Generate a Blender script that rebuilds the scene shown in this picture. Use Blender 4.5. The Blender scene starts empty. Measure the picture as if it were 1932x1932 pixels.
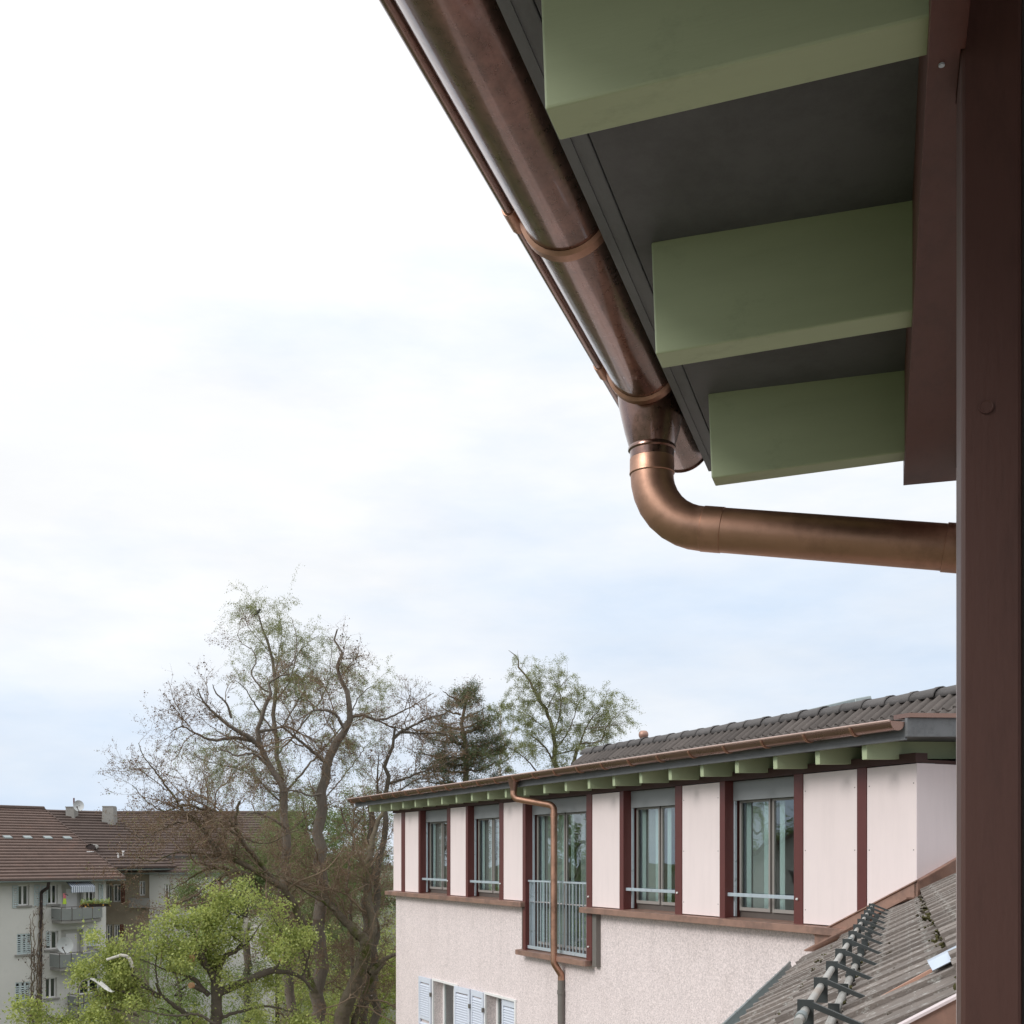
import bpy, math, random
import numpy as np
from mathutils import Vector, Matrix
R = math.radians
C = bpy.context.scene
col = C.collection
rnd = random.Random(7)
CZ = 12.5                      # height of the camera above the ground

# ------------------------------------------------------------------ camera
cam = bpy.data.objects.new('camera', bpy.data.cameras.new('camera'))
col.objects.link(cam)
cam.location = (0, 0, CZ)
cam.rotation_euler = (R(90), 0, 0)
cam.data.sensor_width = 36
cam.data.lens = 41.0
cam.data.shift_y = 0.3354
cam.data.clip_start = 0.05
cam.data.clip_end = 3000
C.camera = cam
F = 2200.0                     # focal length in 1932-wide photo pixels, used to survey points
def at(px, py, d):
    return Vector(((px - 966) / F * d, d, CZ + (1614 - py) / F * d))

# ------------------------------------------------------------------ sky, sun, exposure
SUN_EL, SUN_AZ = R(33), R(-122)          # azimuth measured from +Y towards +X
w = bpy.data.worlds.new('World'); C.world = w; w.use_nodes = True
nt = w.node_tree; nt.nodes.clear()
def N(t, kind, **kw):
    n = t.nodes.new(kind)
    for k, v in kw.items(): setattr(n, k, v)
    return n
out = N(nt, 'ShaderNodeOutputWorld')
sky = N(nt, 'ShaderNodeTexSky', sky_type='NISHITA', sun_disc=False, sun_elevation=SUN_EL, sun_rotation=SUN_AZ)
bg1 = N(nt, 'ShaderNodeBackground'); bg1.inputs[1].default_value = 0.07
nt.links.new(sky.outputs[0], bg1.inputs[0])
tc = N(nt, 'ShaderNodeTexCoord')
sep = N(nt, 'ShaderNodeSeparateXYZ'); nt.links.new(tc.outputs['Generated'], sep.inputs[0])
mp = N(nt, 'ShaderNodeMapping'); mp.inputs['Scale'].default_value = (1.0, 1.0, 3.2); mp.inputs['Location'].default_value = (3.1, 0.4, 0.55)
nt.links.new(tc.outputs['Generated'], mp.inputs[0])
nz = N(nt, 'ShaderNodeTexNoise'); nz.inputs['Scale'].default_value = 2.1; nz.inputs['Detail'].default_value = 7; nz.inputs['Roughness'].default_value = .55
nt.links.new(mp.outputs[0], nz.inputs[0])
def M(t, op, a, b=None, clamp=False):
    n = N(t, 'ShaderNodeMath', operation=op, use_clamp=clamp)
    for i, v in enumerate((a, b)):
        if v is None: continue
        if hasattr(v, 'links') or hasattr(v, 'is_linked'): t.links.new(v, n.inputs[i])
        else: n.inputs[i].default_value = v
    return n.outputs[0]
zc = M(nt, 'MAXIMUM', sep.outputs[2], 0.0)
cover = M(nt, 'ADD', M(nt, 'MULTIPLY', zc, 1.7), M(nt, 'MULTIPLY', M(nt, 'SUBTRACT', nz.outputs[0], 0.5), 2.8))
cover = M(nt, 'ADD', cover, 0.36, True)
cl = N(nt, 'ShaderNodeMix', data_type='RGBA')
cl.inputs[6].default_value = (0.65, 0.79, 0.98, 1); cl.inputs[7].default_value = (0.97, 0.982, 1.0, 1)
nt.links.new(cover, cl.inputs[0])
nz2 = N(nt, 'ShaderNodeTexNoise'); nz2.inputs['Scale'].default_value = 3.4; nz2.inputs['Detail'].default_value = 8; nz2.inputs['Roughness'].default_value = .6
nt.links.new(mp.outputs[0], nz2.inputs[0])
veil = M(nt, 'MULTIPLY', M(nt, 'SUBTRACT', nz2.outputs[0], 0.5), 0.20)
stren = M(nt, 'ADD', M(nt, 'ADD', M(nt, 'MULTIPLY', M(nt, 'POWER', zc, 4.0), 1.0), veil), M(nt, 'ADD', M(nt, 'MULTIPLY', cover, 0.03), 0.845))
bg2 = N(nt, 'ShaderNodeBackground'); nt.links.new(cl.outputs[2], bg2.inputs[0]); nt.links.new(stren, bg2.inputs[1])
add = N(nt, 'ShaderNodeMixShader'); add.inputs[0].default_value = 0.96
nt.links.new(bg1.outputs[0], add.inputs[1]); nt.links.new(bg2.outputs[0], add.inputs[2])
nt.links.new(add.outputs[0], out.inputs[0])

sun = bpy.data.objects.new('sun', bpy.data.lights.new('sun', 'SUN')); col.objects.link(sun)
sun.data.energy = 1.5; sun.data.angle = R(20); sun.data.color = (1, .98, .955)
sd = Vector((math.sin(SUN_AZ) * math.cos(SUN_EL), math.cos(SUN_AZ) * math.cos(SUN_EL), math.sin(SUN_EL)))
sun.rotation_euler = sd.to_track_quat('Z', 'Y').to_euler()
sun.location = (-5, -5, 40)
C.view_settings.view_transform = 'Standard'; C.view_settings.look = 'None'
C.view_settings.exposure = 0.25; C.view_settings.gamma = 1.0; C.view_settings.use_curve_mapping = False

# ------------------------------------------------------------------ materials
def mat(name, c, rough=.6, metal=0., var=.12, scale=8., bump=0., bscale=None, spec=.4, rand=0., c2=None, c2amt=.5, c2scale=3., stretch=None, coat=0., dirt=None):
    m = bpy.data.materials.new(name); m.use_nodes = True
    t = m.node_tree; b = t.nodes['Principled BSDF']
    b.inputs['Roughness'].default_value = rough; b.inputs['Metallic'].default_value = metal
    b.inputs['Specular IOR Level'].default_value = spec
    b.inputs['Coat Weight'].default_value = coat; b.inputs['Coat Roughness'].default_value = .08
    tcn = N(t, 'ShaderNodeTexCoord'); vec = tcn.outputs['Object']
    if stretch:
        mpn = N(t, 'ShaderNodeMapping'); mpn.inputs['Scale'].default_value = stretch
        t.links.new(vec, mpn.inputs[0]); vec = mpn.outputs[0]
    n = N(t, 'ShaderNodeTexNoise'); n.inputs['Scale'].default_value = scale; n.inputs['Detail'].default_value = 6
    n.inputs['Roughness'].default_value = .62
    t.links.new(vec, n.inputs[0])
    v = M(t, 'ADD', M(t, 'MULTIPLY', M(t, 'SUBTRACT', n.outputs[0], .5), var * 4), 1.0)
    if rand:
        oi = N(t, 'ShaderNodeObjectInfo')
        v = M(t, 'MULTIPLY', v, M(t, 'ADD', M(t, 'MULTIPLY', M(t, 'SUBTRACT', oi.outputs['Random'], .5), rand * 2), 1.0))
    base = N(t, 'ShaderNodeMix', data_type='RGBA', blend_type='MULTIPLY'); base.inputs[0].default_value = 1
    if c2:
        n2 = N(t, 'ShaderNodeTexNoise'); n2.inputs['Scale'].default_value = c2scale; n2.inputs['Detail'].default_value = 8
        n2.inputs['Roughness'].default_value = .7
        t.links.new(vec, n2.inputs[0])
        cr = N(t, 'ShaderNodeMapRange'); cr.inputs[1].default_value = 1 - c2amt - .06; cr.inputs[2].default_value = 1 - c2amt + .06
        t.links.new(n2.outputs[0], cr.inputs[0])
        mx = N(t, 'ShaderNodeMix', data_type='RGBA'); mx.inputs[6].default_value = (*c, 1); mx.inputs[7].default_value = (*c2, 1)
        t.links.new(cr.outputs[0], mx.inputs[0]); t.links.new(mx.outputs[2], base.inputs[6])
    else:
        base.inputs[6].default_value = (*c, 1)
    if dirt:                       # (depth, amount, scale, stretch): darker marks with a shape of their own
        dv = tcn.outputs['Object']
        md = N(t, 'ShaderNodeMapping'); md.inputs['Scale'].default_value = dirt[3]; t.links.new(dv, md.inputs[0])
        nd = N(t, 'ShaderNodeTexNoise'); nd.inputs['Scale'].default_value = dirt[2]; nd.inputs['Detail'].default_value = 9; nd.inputs['Roughness'].default_value = .75
        t.links.new(md.outputs[0], nd.inputs[0])
        rd = N(t, 'ShaderNodeMapRange'); rd.inputs[1].default_value = 1 - dirt[1] - .09; rd.inputs[2].default_value = 1 - dirt[1] + .09
        rd.inputs[3].default_value = 1.0; rd.inputs[4].default_value = 1 - dirt[0]
        t.links.new(nd.outputs[0], rd.inputs[0]); v = M(t, 'MULTIPLY', v, rd.outputs[0])
    cmb = N(t, 'ShaderNodeCombineColor')
    for i in range(3): t.links.new(v, cmb.inputs[i])
    t.links.new(cmb.outputs[0], base.inputs[7]); t.links.new(base.outputs[2], b.inputs['Base Color'])
    rv = M(t, 'ADD', M(t, 'MULTIPLY', M(t, 'SUBTRACT', n.outputs[0], .5), .35 if metal else .15), rough, True)
    t.links.new(rv, b.inputs['Roughness'])
    if bump:
        nb = N(t, 'ShaderNodeTexNoise'); nb.inputs['Scale'].default_value = bscale or scale * 4; nb.inputs['Detail'].default_value = 4
        t.links.new(vec, nb.inputs[0])
        bp = N(t, 'ShaderNodeBump'); bp.inputs['Strength'].default_value = 1.0; bp.inputs['Distance'].default_value = bump
        t.links.new(nb.outputs[0], bp.inputs['Height']); t.links.new(bp.outputs[0], b.inputs['Normal'])
    return m

def leafmat(name, c, c2, trans=.45):
    m = bpy.data.materials.new(name); m.use_nodes = True
    t = m.node_tree; t.nodes.clear()
    o = N(t, 'ShaderNodeOutputMaterial')
    g = N(t, 'ShaderNodeNewGeometry')
    mx = N(t, 'ShaderNodeMix', data_type='RGBA'); mx.inputs[6].default_value = (*c, 1); mx.inputs[7].default_value = (*c2, 1)
    t.links.new(g.outputs['Random Per Island'], mx.inputs[0])
    d = N(t, 'ShaderNodeBsdfDiffuse'); tr = N(t, 'ShaderNodeBsdfTranslucent'); gl = N(t, 'ShaderNodeBsdfGlossy')
    gl.inputs['Roughness'].default_value = .45; gl.inputs['Color'].default_value = (.8, .85, .8, 1)
    t.links.new(mx.outputs[2], d.inputs[0]); t.links.new(mx.outputs[2], tr.inputs[0])
    a = N(t, 'ShaderNodeMixShader'); a.inputs[0].default_value = trans
    t.links.new(d.outputs[0], a.inputs[1]); t.links.new(tr.outputs[0], a.inputs[2])
    b = N(t, 'ShaderNodeMixShader'); b.inputs[0].default_value = .04
    t.links.new(a.outputs[0], b.inputs[1]); t.links.new(gl.outputs[0], b.inputs[2])
    t.links.new(b.outputs[0], o.inputs[0])
    return m

def glassmat(name, refl=.22, tint=(.75, .83, .82)):
    m = bpy.data.materials.new(name); m.use_nodes = True
    t = m.node_tree; t.nodes.clear()
    o = N(t, 'ShaderNodeOutputMaterial')
    fr = N(t, 'ShaderNodeLayerWeight'); fr.inputs[0].default_value = .5      # symmetric for both faces of the pane
    f = M(t, 'ADD', M(t, 'MULTIPLY', M(t, 'POWER', fr.outputs['Facing'], 4.0), .9), refl, True)
    tr = N(t, 'ShaderNodeBsdfTransparent'); tr.inputs[0].default_value = (*tint, 1)
    gl = N(t, 'ShaderNodeBsdfGlossy'); gl.inputs['Roughness'].default_value = .012; gl.inputs['Color'].default_value = (.92, .96, .97, 1)
    tcn = N(t, 'ShaderNodeTexCoord'); nb = N(t, 'ShaderNodeTexNoise'); nb.inputs['Scale'].default_value = 1.7; nb.inputs['Detail'].default_value = 1
    t.links.new(tcn.outputs['Object'], nb.inputs[0])
    bp = N(t, 'ShaderNodeBump'); bp.inputs['Distance'].default_value = .004; t.links.new(nb.outputs[0], bp.inputs['Height'])
    t.links.new(bp.outputs[0], gl.inputs['Normal'])
    a = N(t, 'ShaderNodeMixShader'); t.links.new(f, a.inputs[0])
    t.links.new(tr.outputs[0], a.inputs[1]); t.links.new(gl.outputs[0], a.inputs[2]); t.links.new(a.outputs[0], o.inputs[0])
    return m

green = mat('sage_green_paint', (.42, .485, .30), .5, var=.05, scale=3, bump=.0002, bscale=60, stretch=(6, .7, 6), c2=(.38, .44, .265), c2amt=.3, c2scale=4, dirt=(.30, .37, 5., (1, .6, 1)))
soffit_grey = mat('grey_soffit_paint', (.125, .125, .13), .65, var=.10, scale=4, bump=.0004, bscale=120, dirt=(.3, .45, 2.2, (1, 1, 1)))
edge_grey = mat('grey_edge_paint', (.15, .155, .16), .6, var=.10, scale=6, dirt=(.3, .42, 8., (.3, 1, 1)))
red_brown = mat('red_brown_paint', (.115, .034, .030), .42, var=.08, scale=5, bump=.0006, bscale=140)
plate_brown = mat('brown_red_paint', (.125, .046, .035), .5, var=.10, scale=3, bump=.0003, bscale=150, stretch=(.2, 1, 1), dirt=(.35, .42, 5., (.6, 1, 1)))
post_brown = mat('dark_brown_paint', (.082, .036, .027), .5, var=.06, scale=9, bump=.0003, bscale=160, stretch=(1, 1, .15), dirt=(.22, .40, 14., (1, 1, .25)))
plate_shaded = mat('shaded_brown_beam_paint', (.065, .030, .026), .6, var=.08)  # beam paint darkened to carry the shade under the eave
dark_in = mat('dark_grey_brown', (.06, .055, .05), .8, var=.06)
copper_dark = mat('brown_copper', (.27, .155, .125), .31, 1., var=.16, scale=70, bump=.00008, bscale=220, c2=(.21, .125, .10), c2amt=.46, c2scale=7, coat=.8, dirt=(.45, .36, 9., (.35, 1, 1)))
copper = mat('new_copper', (.53, .31, .22), .46, 1., var=.12, scale=9, bump=.0002, bscale=60, c2=(.42, .245, .175), c2amt=.45, c2scale=5, dirt=(.5, .33, 4., (1, 1, 1)))
copper_matt = mat('weathered_copper', (.40, .245, .19), .5, .55, var=.12, scale=8, c2=(.29, .185, .15), c2amt=.45, c2scale=3)
copper_bead_lit = mat('sky_lit_copper_bead', (.50, .36, .31), .4, .6, var=.08, scale=9)  # paler than the gutter body, sky highlight put into the bead colour
copper_far = mat('brown_copper_gutter', (.29, .18, .145), .30, .9, var=.06, scale=6)
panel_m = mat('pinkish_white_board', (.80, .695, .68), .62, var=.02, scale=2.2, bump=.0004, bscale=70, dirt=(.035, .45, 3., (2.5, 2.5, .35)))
panel_m2 = mat('dimmed_pink_board', (.735, .64, .645), .62, var=.02, scale=2.2, dirt=(.035, .45, 3., (2.5, 2.5, .35)))  # panel board greyed to put the end wall's shade into it
stucco = mat('pinkish_roughcast', (.71, .622, .608), .92, var=.36, scale=58, bump=.006, bscale=60, c2=(.67, .585, .57), c2amt=.42, c2scale=1.2, dirt=(.08, .42, 2.0, (2.2, 2.2, .3)))
taupe = mat('taupe_metal', (.155, .142, .128), .5, var=.06)
blind_grey = mat('blind_box_grey', (.27, .28, .285), .5, var=.05, scale=2)
sash_m = mat('light_taupe_frame', (.29, .27, .25), .45, var=.04)
frame_dark = mat('dark_taupe_frame', (.10, .085, .075), .45, var=.05)
steel = mat('pale_steel', (.50, .57, .62), .32, .35, var=.08, scale=12)
white_paint = mat('white_paint', (.78, .77, .76), .45, var=.03)
shutter_m = mat('pale_blue_grey_shutter', (.62, .66, .74), .5, var=.04)
glass = glassmat('window_glass', .10, (.94, .97, .96))
glass_far = glassmat('dim_window_glass', .10, (.6, .66, .66))
room_m = mat('room_plaster', (.40, .41, .40), .9, var=.05)
sheer_m = mat('grey_sheer_cloth', (.20, .225, .215), .95, var=.05)
curtain_m = mat('curtain_cloth', (.40, .50, .49), .9, var=.05)
tile_dark = mat('dark_roof_tile', (.098, .084, .076), .8, var=.16, scale=14, bump=.003, bscale=60, rand=.22, c2=(.30, .30, .28), c2amt=.27, c2scale=17)
tile_old = mat('weathered_roof_tile', (.195, .168, .15), .9, var=.17, scale=22, bump=.004, bscale=90, rand=.14, stretch=(2.2, .6, 1), c2=(.52, .52, .49), c2amt=.385, c2scale=34)
ridge_m = mat('ridge_tile', (.10, .093, .09), .85, var=.18, scale=10, bump=.004, bscale=50, rand=.15, c2=(.34, .34, .31), c2amt=.30, c2scale=20)
zinc = mat('grey_zinc', (.30, .34, .34), .45, .6, var=.10, scale=9)
zinc_new = mat('bright_zinc', (.50, .56, .64), .50, .6, var=.08, scale=9)
guard_m = mat('snow_guard_iron', (.06, .068, .068), .5, .3, var=.12)
pipe_m = mat('galvanised_pipe', (.46, .45, .42), .42, .5, var=.14, scale=9, c2=(.40, .30, .22), c2amt=.36, c2scale=2)
moss_m = mat('moss', (.068, .062, .02), .95, var=.25, scale=30, bump=.01, bscale=60)
moss_dark = mat('dry_moss', (.045, .036, .022), .95, var=.25, scale=30)
orange_m = mat('bare_clay', (.46, .27, .20), .8, var=.08)
grass_m = mat('lawn', (.095, .10, .06), .95, var=.2, scale=.6)
old_wall = mat('old_grey_render', (.63, .62, .58), .92, var=.05, scale=.7, bump=.003, bscale=9, c2=(.55, .54, .505), c2amt=.40, c2scale=.35)
shaded_wall = mat('shaded_render', (.33, .28, .21), .92, var=.07, scale=.7, c2=(.27, .225, .17), c2amt=.42, c2scale=.4)  # render browned, its shaded facing is part of the colour
white_wall = mat('white_render', (.58, .57, .53), .92, var=.05, scale=.6)
old_tile = mat('brown_clay_roof', (.125, .085, .07), .9, var=.22, scale=1.7, bump=.02, bscale=6, c2=(.165, .085, .058), c2amt=.34, c2scale=.9)
old_tile2 = mat('dark_clay_roof', (.088, .062, .052), .9, var=.2, scale=1.7, bump=.02, bscale=6)
concrete = mat('grey_concrete', (.27, .26, .24), .9, var=.12, scale=3)
balc_m = mat('balcony_sheet', (.24, .255, .245), .55, var=.08, scale=2)
aqua_shutter = mat('pale_aqua_shutter', (.50, .575, .575), .6, var=.05)
red_shutter = mat('dark_red_shutter', (.15, .045, .03), .6, var=.1)
brown_pipe = mat('dark_brown_pipe', (.035, .022, .02), .5, var=.08)
dish_m = mat('grey_dish', (.52, .54, .54), .5, var=.04)
stripe_m = bpy.data.materials.new('striped_awning'); stripe_m.use_nodes = True
_t = stripe_m.node_tree; _b = _t.nodes['Principled BSDF']; _b.inputs['Roughness'].default_value = .9
_tc = N(_t, 'ShaderNodeTexCoord'); _w = N(_t, 'ShaderNodeTexWave'); _w.inputs['Scale'].default_value = 2.6
_t.links.new(_tc.outputs['Object'], _w.inputs[0])
_r = N(_t, 'ShaderNodeValToRGB'); _r.color_ramp.interpolation = 'CONSTANT'
_r.color_ramp.elements[0].color = (.16, .20, .27, 1); _r.color_ramp.elements[1].position = .5; _r.color_ramp.elements[1].color = (.62, .65, .68, 1)
_t.links.new(_w.outputs[0], _r.inputs[0]); _t.links.new(_r.outputs[0], _b.inputs['Base Color'])
bark = mat('grey_brown_bark', (.135, .108, .075), .95, var=.22, scale=9, bump=.02, bscale=16, c2=(.10, .095, .04), c2amt=.42, c2scale=2.2)
bark_moss = mat('mossy_bark', (.12, .098, .068), .95, var=.25, scale=7, bump=.03, bscale=14, c2=(.075, .08, .02), c2amt=.45, c2scale=1.6)
bark_grey = mat('grey_trunk_bark', (.155, .13, .105), .95, var=.2, scale=8, bump=.02, bscale=14, stretch=(3, 3, .8))
bark_dark = mat('dark_bark', (.10, .085, .065), .95, var=.25, scale=9, bump=.02, bscale=16)
twig_m = mat('brown_twig', (.20, .145, .095), .9, var=.15, scale=3)
twig_pale = mat('pale_twig', (.30, .245, .18), .9, var=.15, scale=3)
birch_m = mat('white_birch_bark', (.60, .57, .52), .85, var=.1, scale=6, c2=(.06, .05, .045), c2amt=.40, c2scale=5, stretch=(1, 1, 3))
cut_m = mat('fresh_cut_wood', (.40, .24, .13), .85, var=.12, scale=14)
leaf_bright = leafmat('spring_leaf', (.24, .30, .07), (.52, .56, .17), .5)
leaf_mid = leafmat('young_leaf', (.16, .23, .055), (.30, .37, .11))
leaf_soft = leafmat('far_leaf', (.12, .17, .05), (.21, .26, .09))
leaf_birch = leafmat('birch_leaf', (.19, .215, .08), (.31, .33, .14))
leaf_brown = leafmat('dry_seed', (.15, .085, .05), (.22, .14, .085), .25)
leaf_dark = leafmat('dark_seed', (.075, .045, .035), (.12, .075, .05), .2)
needle_m = leafmat('pine_needle', (.065, .095, .04), (.13, .155, .06), .2)
petal_m = leafmat('pale_blossom', (.62, .52, .56), (.7, .62, .64))

# ------------------------------------------------------------------ mesh helpers
class MB:
    def __init__(s): s.v = []; s.f = []
    def quad(s, *p):
        b = len(s.v); s.v += [tuple(q) for q in p]; s.f.append(tuple(range(b, b + len(p)))); return s
    def hexa(s, p):          # p: 8 corners, bottom 0-3 ccw, top 4-7
        b = len(s.v); s.v += [tuple(q) for q in p]
        for q in ((3, 2, 1, 0), (4, 5, 6, 7), (0, 1, 5, 4), (1, 2, 6, 5), (2, 3, 7, 6), (3, 0, 4, 7)):
            s.f.append(tuple(b + i for i in q))
        return s
    def box(s, x0, x1, y0, y1, z0, z1):
        if x0 > x1: x0, x1 = x1, x0
        if y0 > y1: y0, y1 = y1, y0
        if z0 > z1: z0, z1 = z1, z0
        return s.hexa([(x0, y0, z0), (x1, y0, z0), (x1, y1, z0), (x0, y1, z0), (x0, y0, z1), (x1, y0, z1), (x1, y1, z1), (x0, y1, z1)])
    def tube(s, pts, r, k=12, caps=True):
        pts = [Vector(p) for p in pts]; n = len(pts)
        rr = r if isinstance(r, (list, tuple)) else [r] * n
        b = len(s.v); t0 = (pts[1] - pts[0]).normalized()
        ref = Vector((0, 0, 1)) if abs(t0.z) < .9 else Vector((1, 0, 0))
        u = t0.cross(ref).normalized()
        for i in range(n):
            t = (pts[min(i + 1, n - 1)] - pts[max(i - 1, 0)]).normalized()
            u = (u - t * u.dot(t)).normalized(); vv = t.cross(u)
            for j in range(k):
                a = 2 * math.pi * j / k
                s.v.append(tuple(pts[i] + (u * math.cos(a) + vv * math.sin(a)) * rr[i]))
        for i in range(n - 1):
            for j in range(k):
                j2 = (j + 1) % k
                s.f.append((b + i * k + j, b + i * k + j2, b + (i + 1) * k + j2, b + (i + 1) * k + j))
        if caps:
            s.f.append(tuple(b + j for j in range(k))[::-1]); s.f.append(tuple(b + (n - 1) * k + j for j in range(k)))
        return s
    def lathe(s, prof, c=(0, 0, 0), k=24, axis='z'):
        b = len(s.v); n = len(prof)
        for r, h in prof:
            for j in range(k):
                a = 2 * math.pi * j / k; x, y = r * math.cos(a), r * math.sin(a)
                p = {'z': (x, y, h), 'y': (x, h, y), 'x': (h, x, y)}[axis]
                s.v.append((c[0] + p[0], c[1] + p[1], c[2] + p[2]))
        for i in range(n - 1):
            for j in range(k):
                j2 = (j + 1) % k
                s.f.append((b + i * k + j, b + i * k + j2, b + (i + 1) * k + j2, b + (i + 1) * k + j))
        return s
    def extrude_x(s, prof, x0, x1, closed=True, caps=True):   # prof: list of (y,z)
        b = len(s.v); n = len(prof)
        for x in (x0, x1): s.v += [(x, y, z) for y, z in prof]
        for j in range(n if closed else n - 1):
            j2 = (j + 1) % n; s.f.append((b + j, b + j2, b + n + j2, b + n + j))
        if closed and caps: s.f.append(tuple(range(b, b + n))[::-1]); s.f.append(tuple(range(b + n, b + 2 * n)))
        return s
    def arc_x(s, y, z, r, t, x0, x1, a0=180, a1=360, k=20):   # half-round gutter shell of thickness t
        o = [(y + r * math.cos(R(a0 + (a1 - a0) * i / k)), z + r * math.sin(R(a0 + (a1 - a0) * i / k))) for i in range(k + 1)]
        q = [(y + (r - t) * math.cos(R(a0 + (a1 - a0) * i / k)), z + (r - t) * math.sin(R(a0 + (a1 - a0) * i / k))) for i in range(k + 1)]
        return s.extrude_x(o + q[::-1], x0, x1)
    def mesh(s, name, m, smooth=False):
        me = bpy.data.meshes.new(name); me.from_pydata(s.v, [], s.f); me.materials.append(m)
        import bmesh
        bm = bmesh.new(); bm.from_mesh(me); bmesh.ops.recalc_face_normals(bm, faces=bm.faces)
        bm.to_mesh(me); bm.free()
        if smooth: me.shade_smooth() if hasattr(me, 'shade_smooth') else None
        if smooth: me.set_sharp_from_angle(angle=R(40))
        return me

def thing(name, label, cat, loc, rz=0., group=None):
    o = bpy.data.objects.new(name, None); col.objects.link(o); o.empty_display_size = .3
    o.location = loc; o.rotation_euler = (0, 0, rz); o['label'] = label; o['category'] = cat
    if group: o['group'] = group
    return o
def tag(o, label, cat, group=None, kind=None):
    o['label'] = label; o['category'] = cat
    if group: o['group'] = group
    if kind: o['kind'] = kind
    return o
def part(name, mb, m, parent, loc=(0, 0, 0), rot=None, smooth=False, bevel=0., label=None, kind=None):
    me = mb if isinstance(mb, bpy.types.Mesh) else mb.mesh(name, m, smooth)
    o = bpy.data.objects.new(name, me); col.objects.link(o); o.parent = parent
    z = CZ if (parent is not None and parent.type == 'EMPTY' and parent.get('survey')) else 0.
    o.location = (loc[0], loc[1], loc[2] + z)
    if rot: o.rotation_euler = rot
    if bevel:
        b = o.modifiers.new('bevel', 'BEVEL'); b.width = bevel; b.segments = 2; b.limit_method = 'ANGLE'
    if label: o['label'] = label
    if kind: o['kind'] = kind
    return o
def again(src, loc, parent=None, rot=None):     # copy of a part with its sub-parts
    o = src.copy(); col.objects.link(o); o.parent = parent or src.parent
    o.location = (loc[0], loc[1], loc[2] + (CZ if o.parent.get('survey') else 0.))
    if rot: o.rotation_euler = rot
    for ch in list(src.children):
        c = ch.copy(); col.objects.link(c); c.parent = o
    return o
def bend(p0, p1, p2, r, n=8):                   # rounded corner at p1
    p0, p1, p2 = Vector(p0), Vector(p1), Vector(p2)
    a = (p0 - p1).normalized(); b = (p2 - p1).normalized(); th = a.angle(b); L = r / math.tan(th / 2)
    s, e = p1 + a * L, p1 + b * L; c = p1 + (a + b).normalized() * (r / math.sin(th / 2))
    o = []
    for i in range(n + 1):
        t = i / n; q = (s - c).lerp(e - c, t)
        o.append(c + q.normalized() * r)
    return o
def pipe_path(pts, r):
    o = [Vector(pts[0])]
    for i in range(1, len(pts) - 1): o += bend(pts[i - 1], pts[i], pts[i + 1], r)
    return o + [Vector(pts[-1])]

# ------------------------------------------------------------------ ground
g = MB(); g.quad((-1500, -1500, 0), (1500, -1500, 0), (1500, 1500, 0), (-1500, 1500, 0))
go = part('ground', g, grass_m, None); go['kind'] = 'structure'

# ================================================================== NEAR HOUSE (eave overhead and brown post)
A1 = math.atan2(.9532, .3024)
near = thing('near_house', 'house corner overhead with sage green rafter ends, grey soffit and dark brown post', 'house', (0, 0, 0), A1)
near['survey'] = 1
PITCH = R(2.2)
raf = MB().box(-.06, 0, -.405, 0, 0, .183)
r0 = part('rafter', raf, green, near, (1.281, .35, .8125), (-PITCH, 0, 0), bevel=.003)
for u in (1.932, 2.583): again(r0, (u, .35, .8125), rot=(-PITCH, 0, 0))
dk = MB().box(-4, 3.03, -1.8, .385, .9885, 1.05)
part('soffit', dk, soffit_grey, near, (0, 0, 0.006))
eb = MB().box(-4, 3.03, .388, .428, .996, 1.062)
ebo = part('edge_board', eb, edge_grey, near, bevel=.002)
part('edge_strip', MB().box(-4, 3.03, .412, .4275, .9935, .9958), edge_grey, near)
# roof body above the soffit
part('roof', MB().box(-4, 3.03, -5.5, .35, 1.06, 1.16), tile_dark, near)
pl = MB(); fp = [(-4, -.044), (-4, -.079), (1.238, -.079), (1.238, -.0747), (1.326, -.0747), (1.326, -.30), (2.66, -.30), (2.66, -.044)]
pl.v = [(x, y, z) for z in (.80, 1.0) for x, y in fp]
pl.f = [tuple(range(8)), tuple(range(8, 16))[::-1]] + [(i, (i + 1) % 8, 8 + (i + 1) % 8, 8 + i) for i in range(8)]
plo = part('wall_plate', pl, plate_brown, near, bevel=.0006)
part('screw', MB().lathe([(0, -.002), (.003, -.002), (.003, .0)], k=12), steel, plo, (1.255, -.0575, .80))
part('shade_slab', MB().box(-4, 2.6, -1.5, -.0755, 1.002, 1.03), dark_in, near)  # unseen slab added to close off light above the post top
po = part('post', MB().box(1.24, 1.32, -.131, -.075, -6, 1.0), post_brown, near, bevel=.004)
part('screw_plug', MB().lathe([(0, -.0003), (.0055, -.0003), (.006, -.0008), (.007, -.0008), (.007, .001)], k=20, axis='x'), post_brown, po, (1.2385, -.098, CZ * 0 + .443))
part('window_frame', MB().box(1.255, 1.33, -.30, -.1325, -6, 1.0), dark_in, near)
part('wall_panel', MB().box(2.40, 2.57, -.30, -.146, -1.2, .798), panel_m, near)
bd = MB().box(-8, 2.39, -8, -.31, -CZ, -.62); bd.box(1.34, 2.39, -8, -.31, -.62, 1.0)
part('wall', bd, stucco, near)
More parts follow.
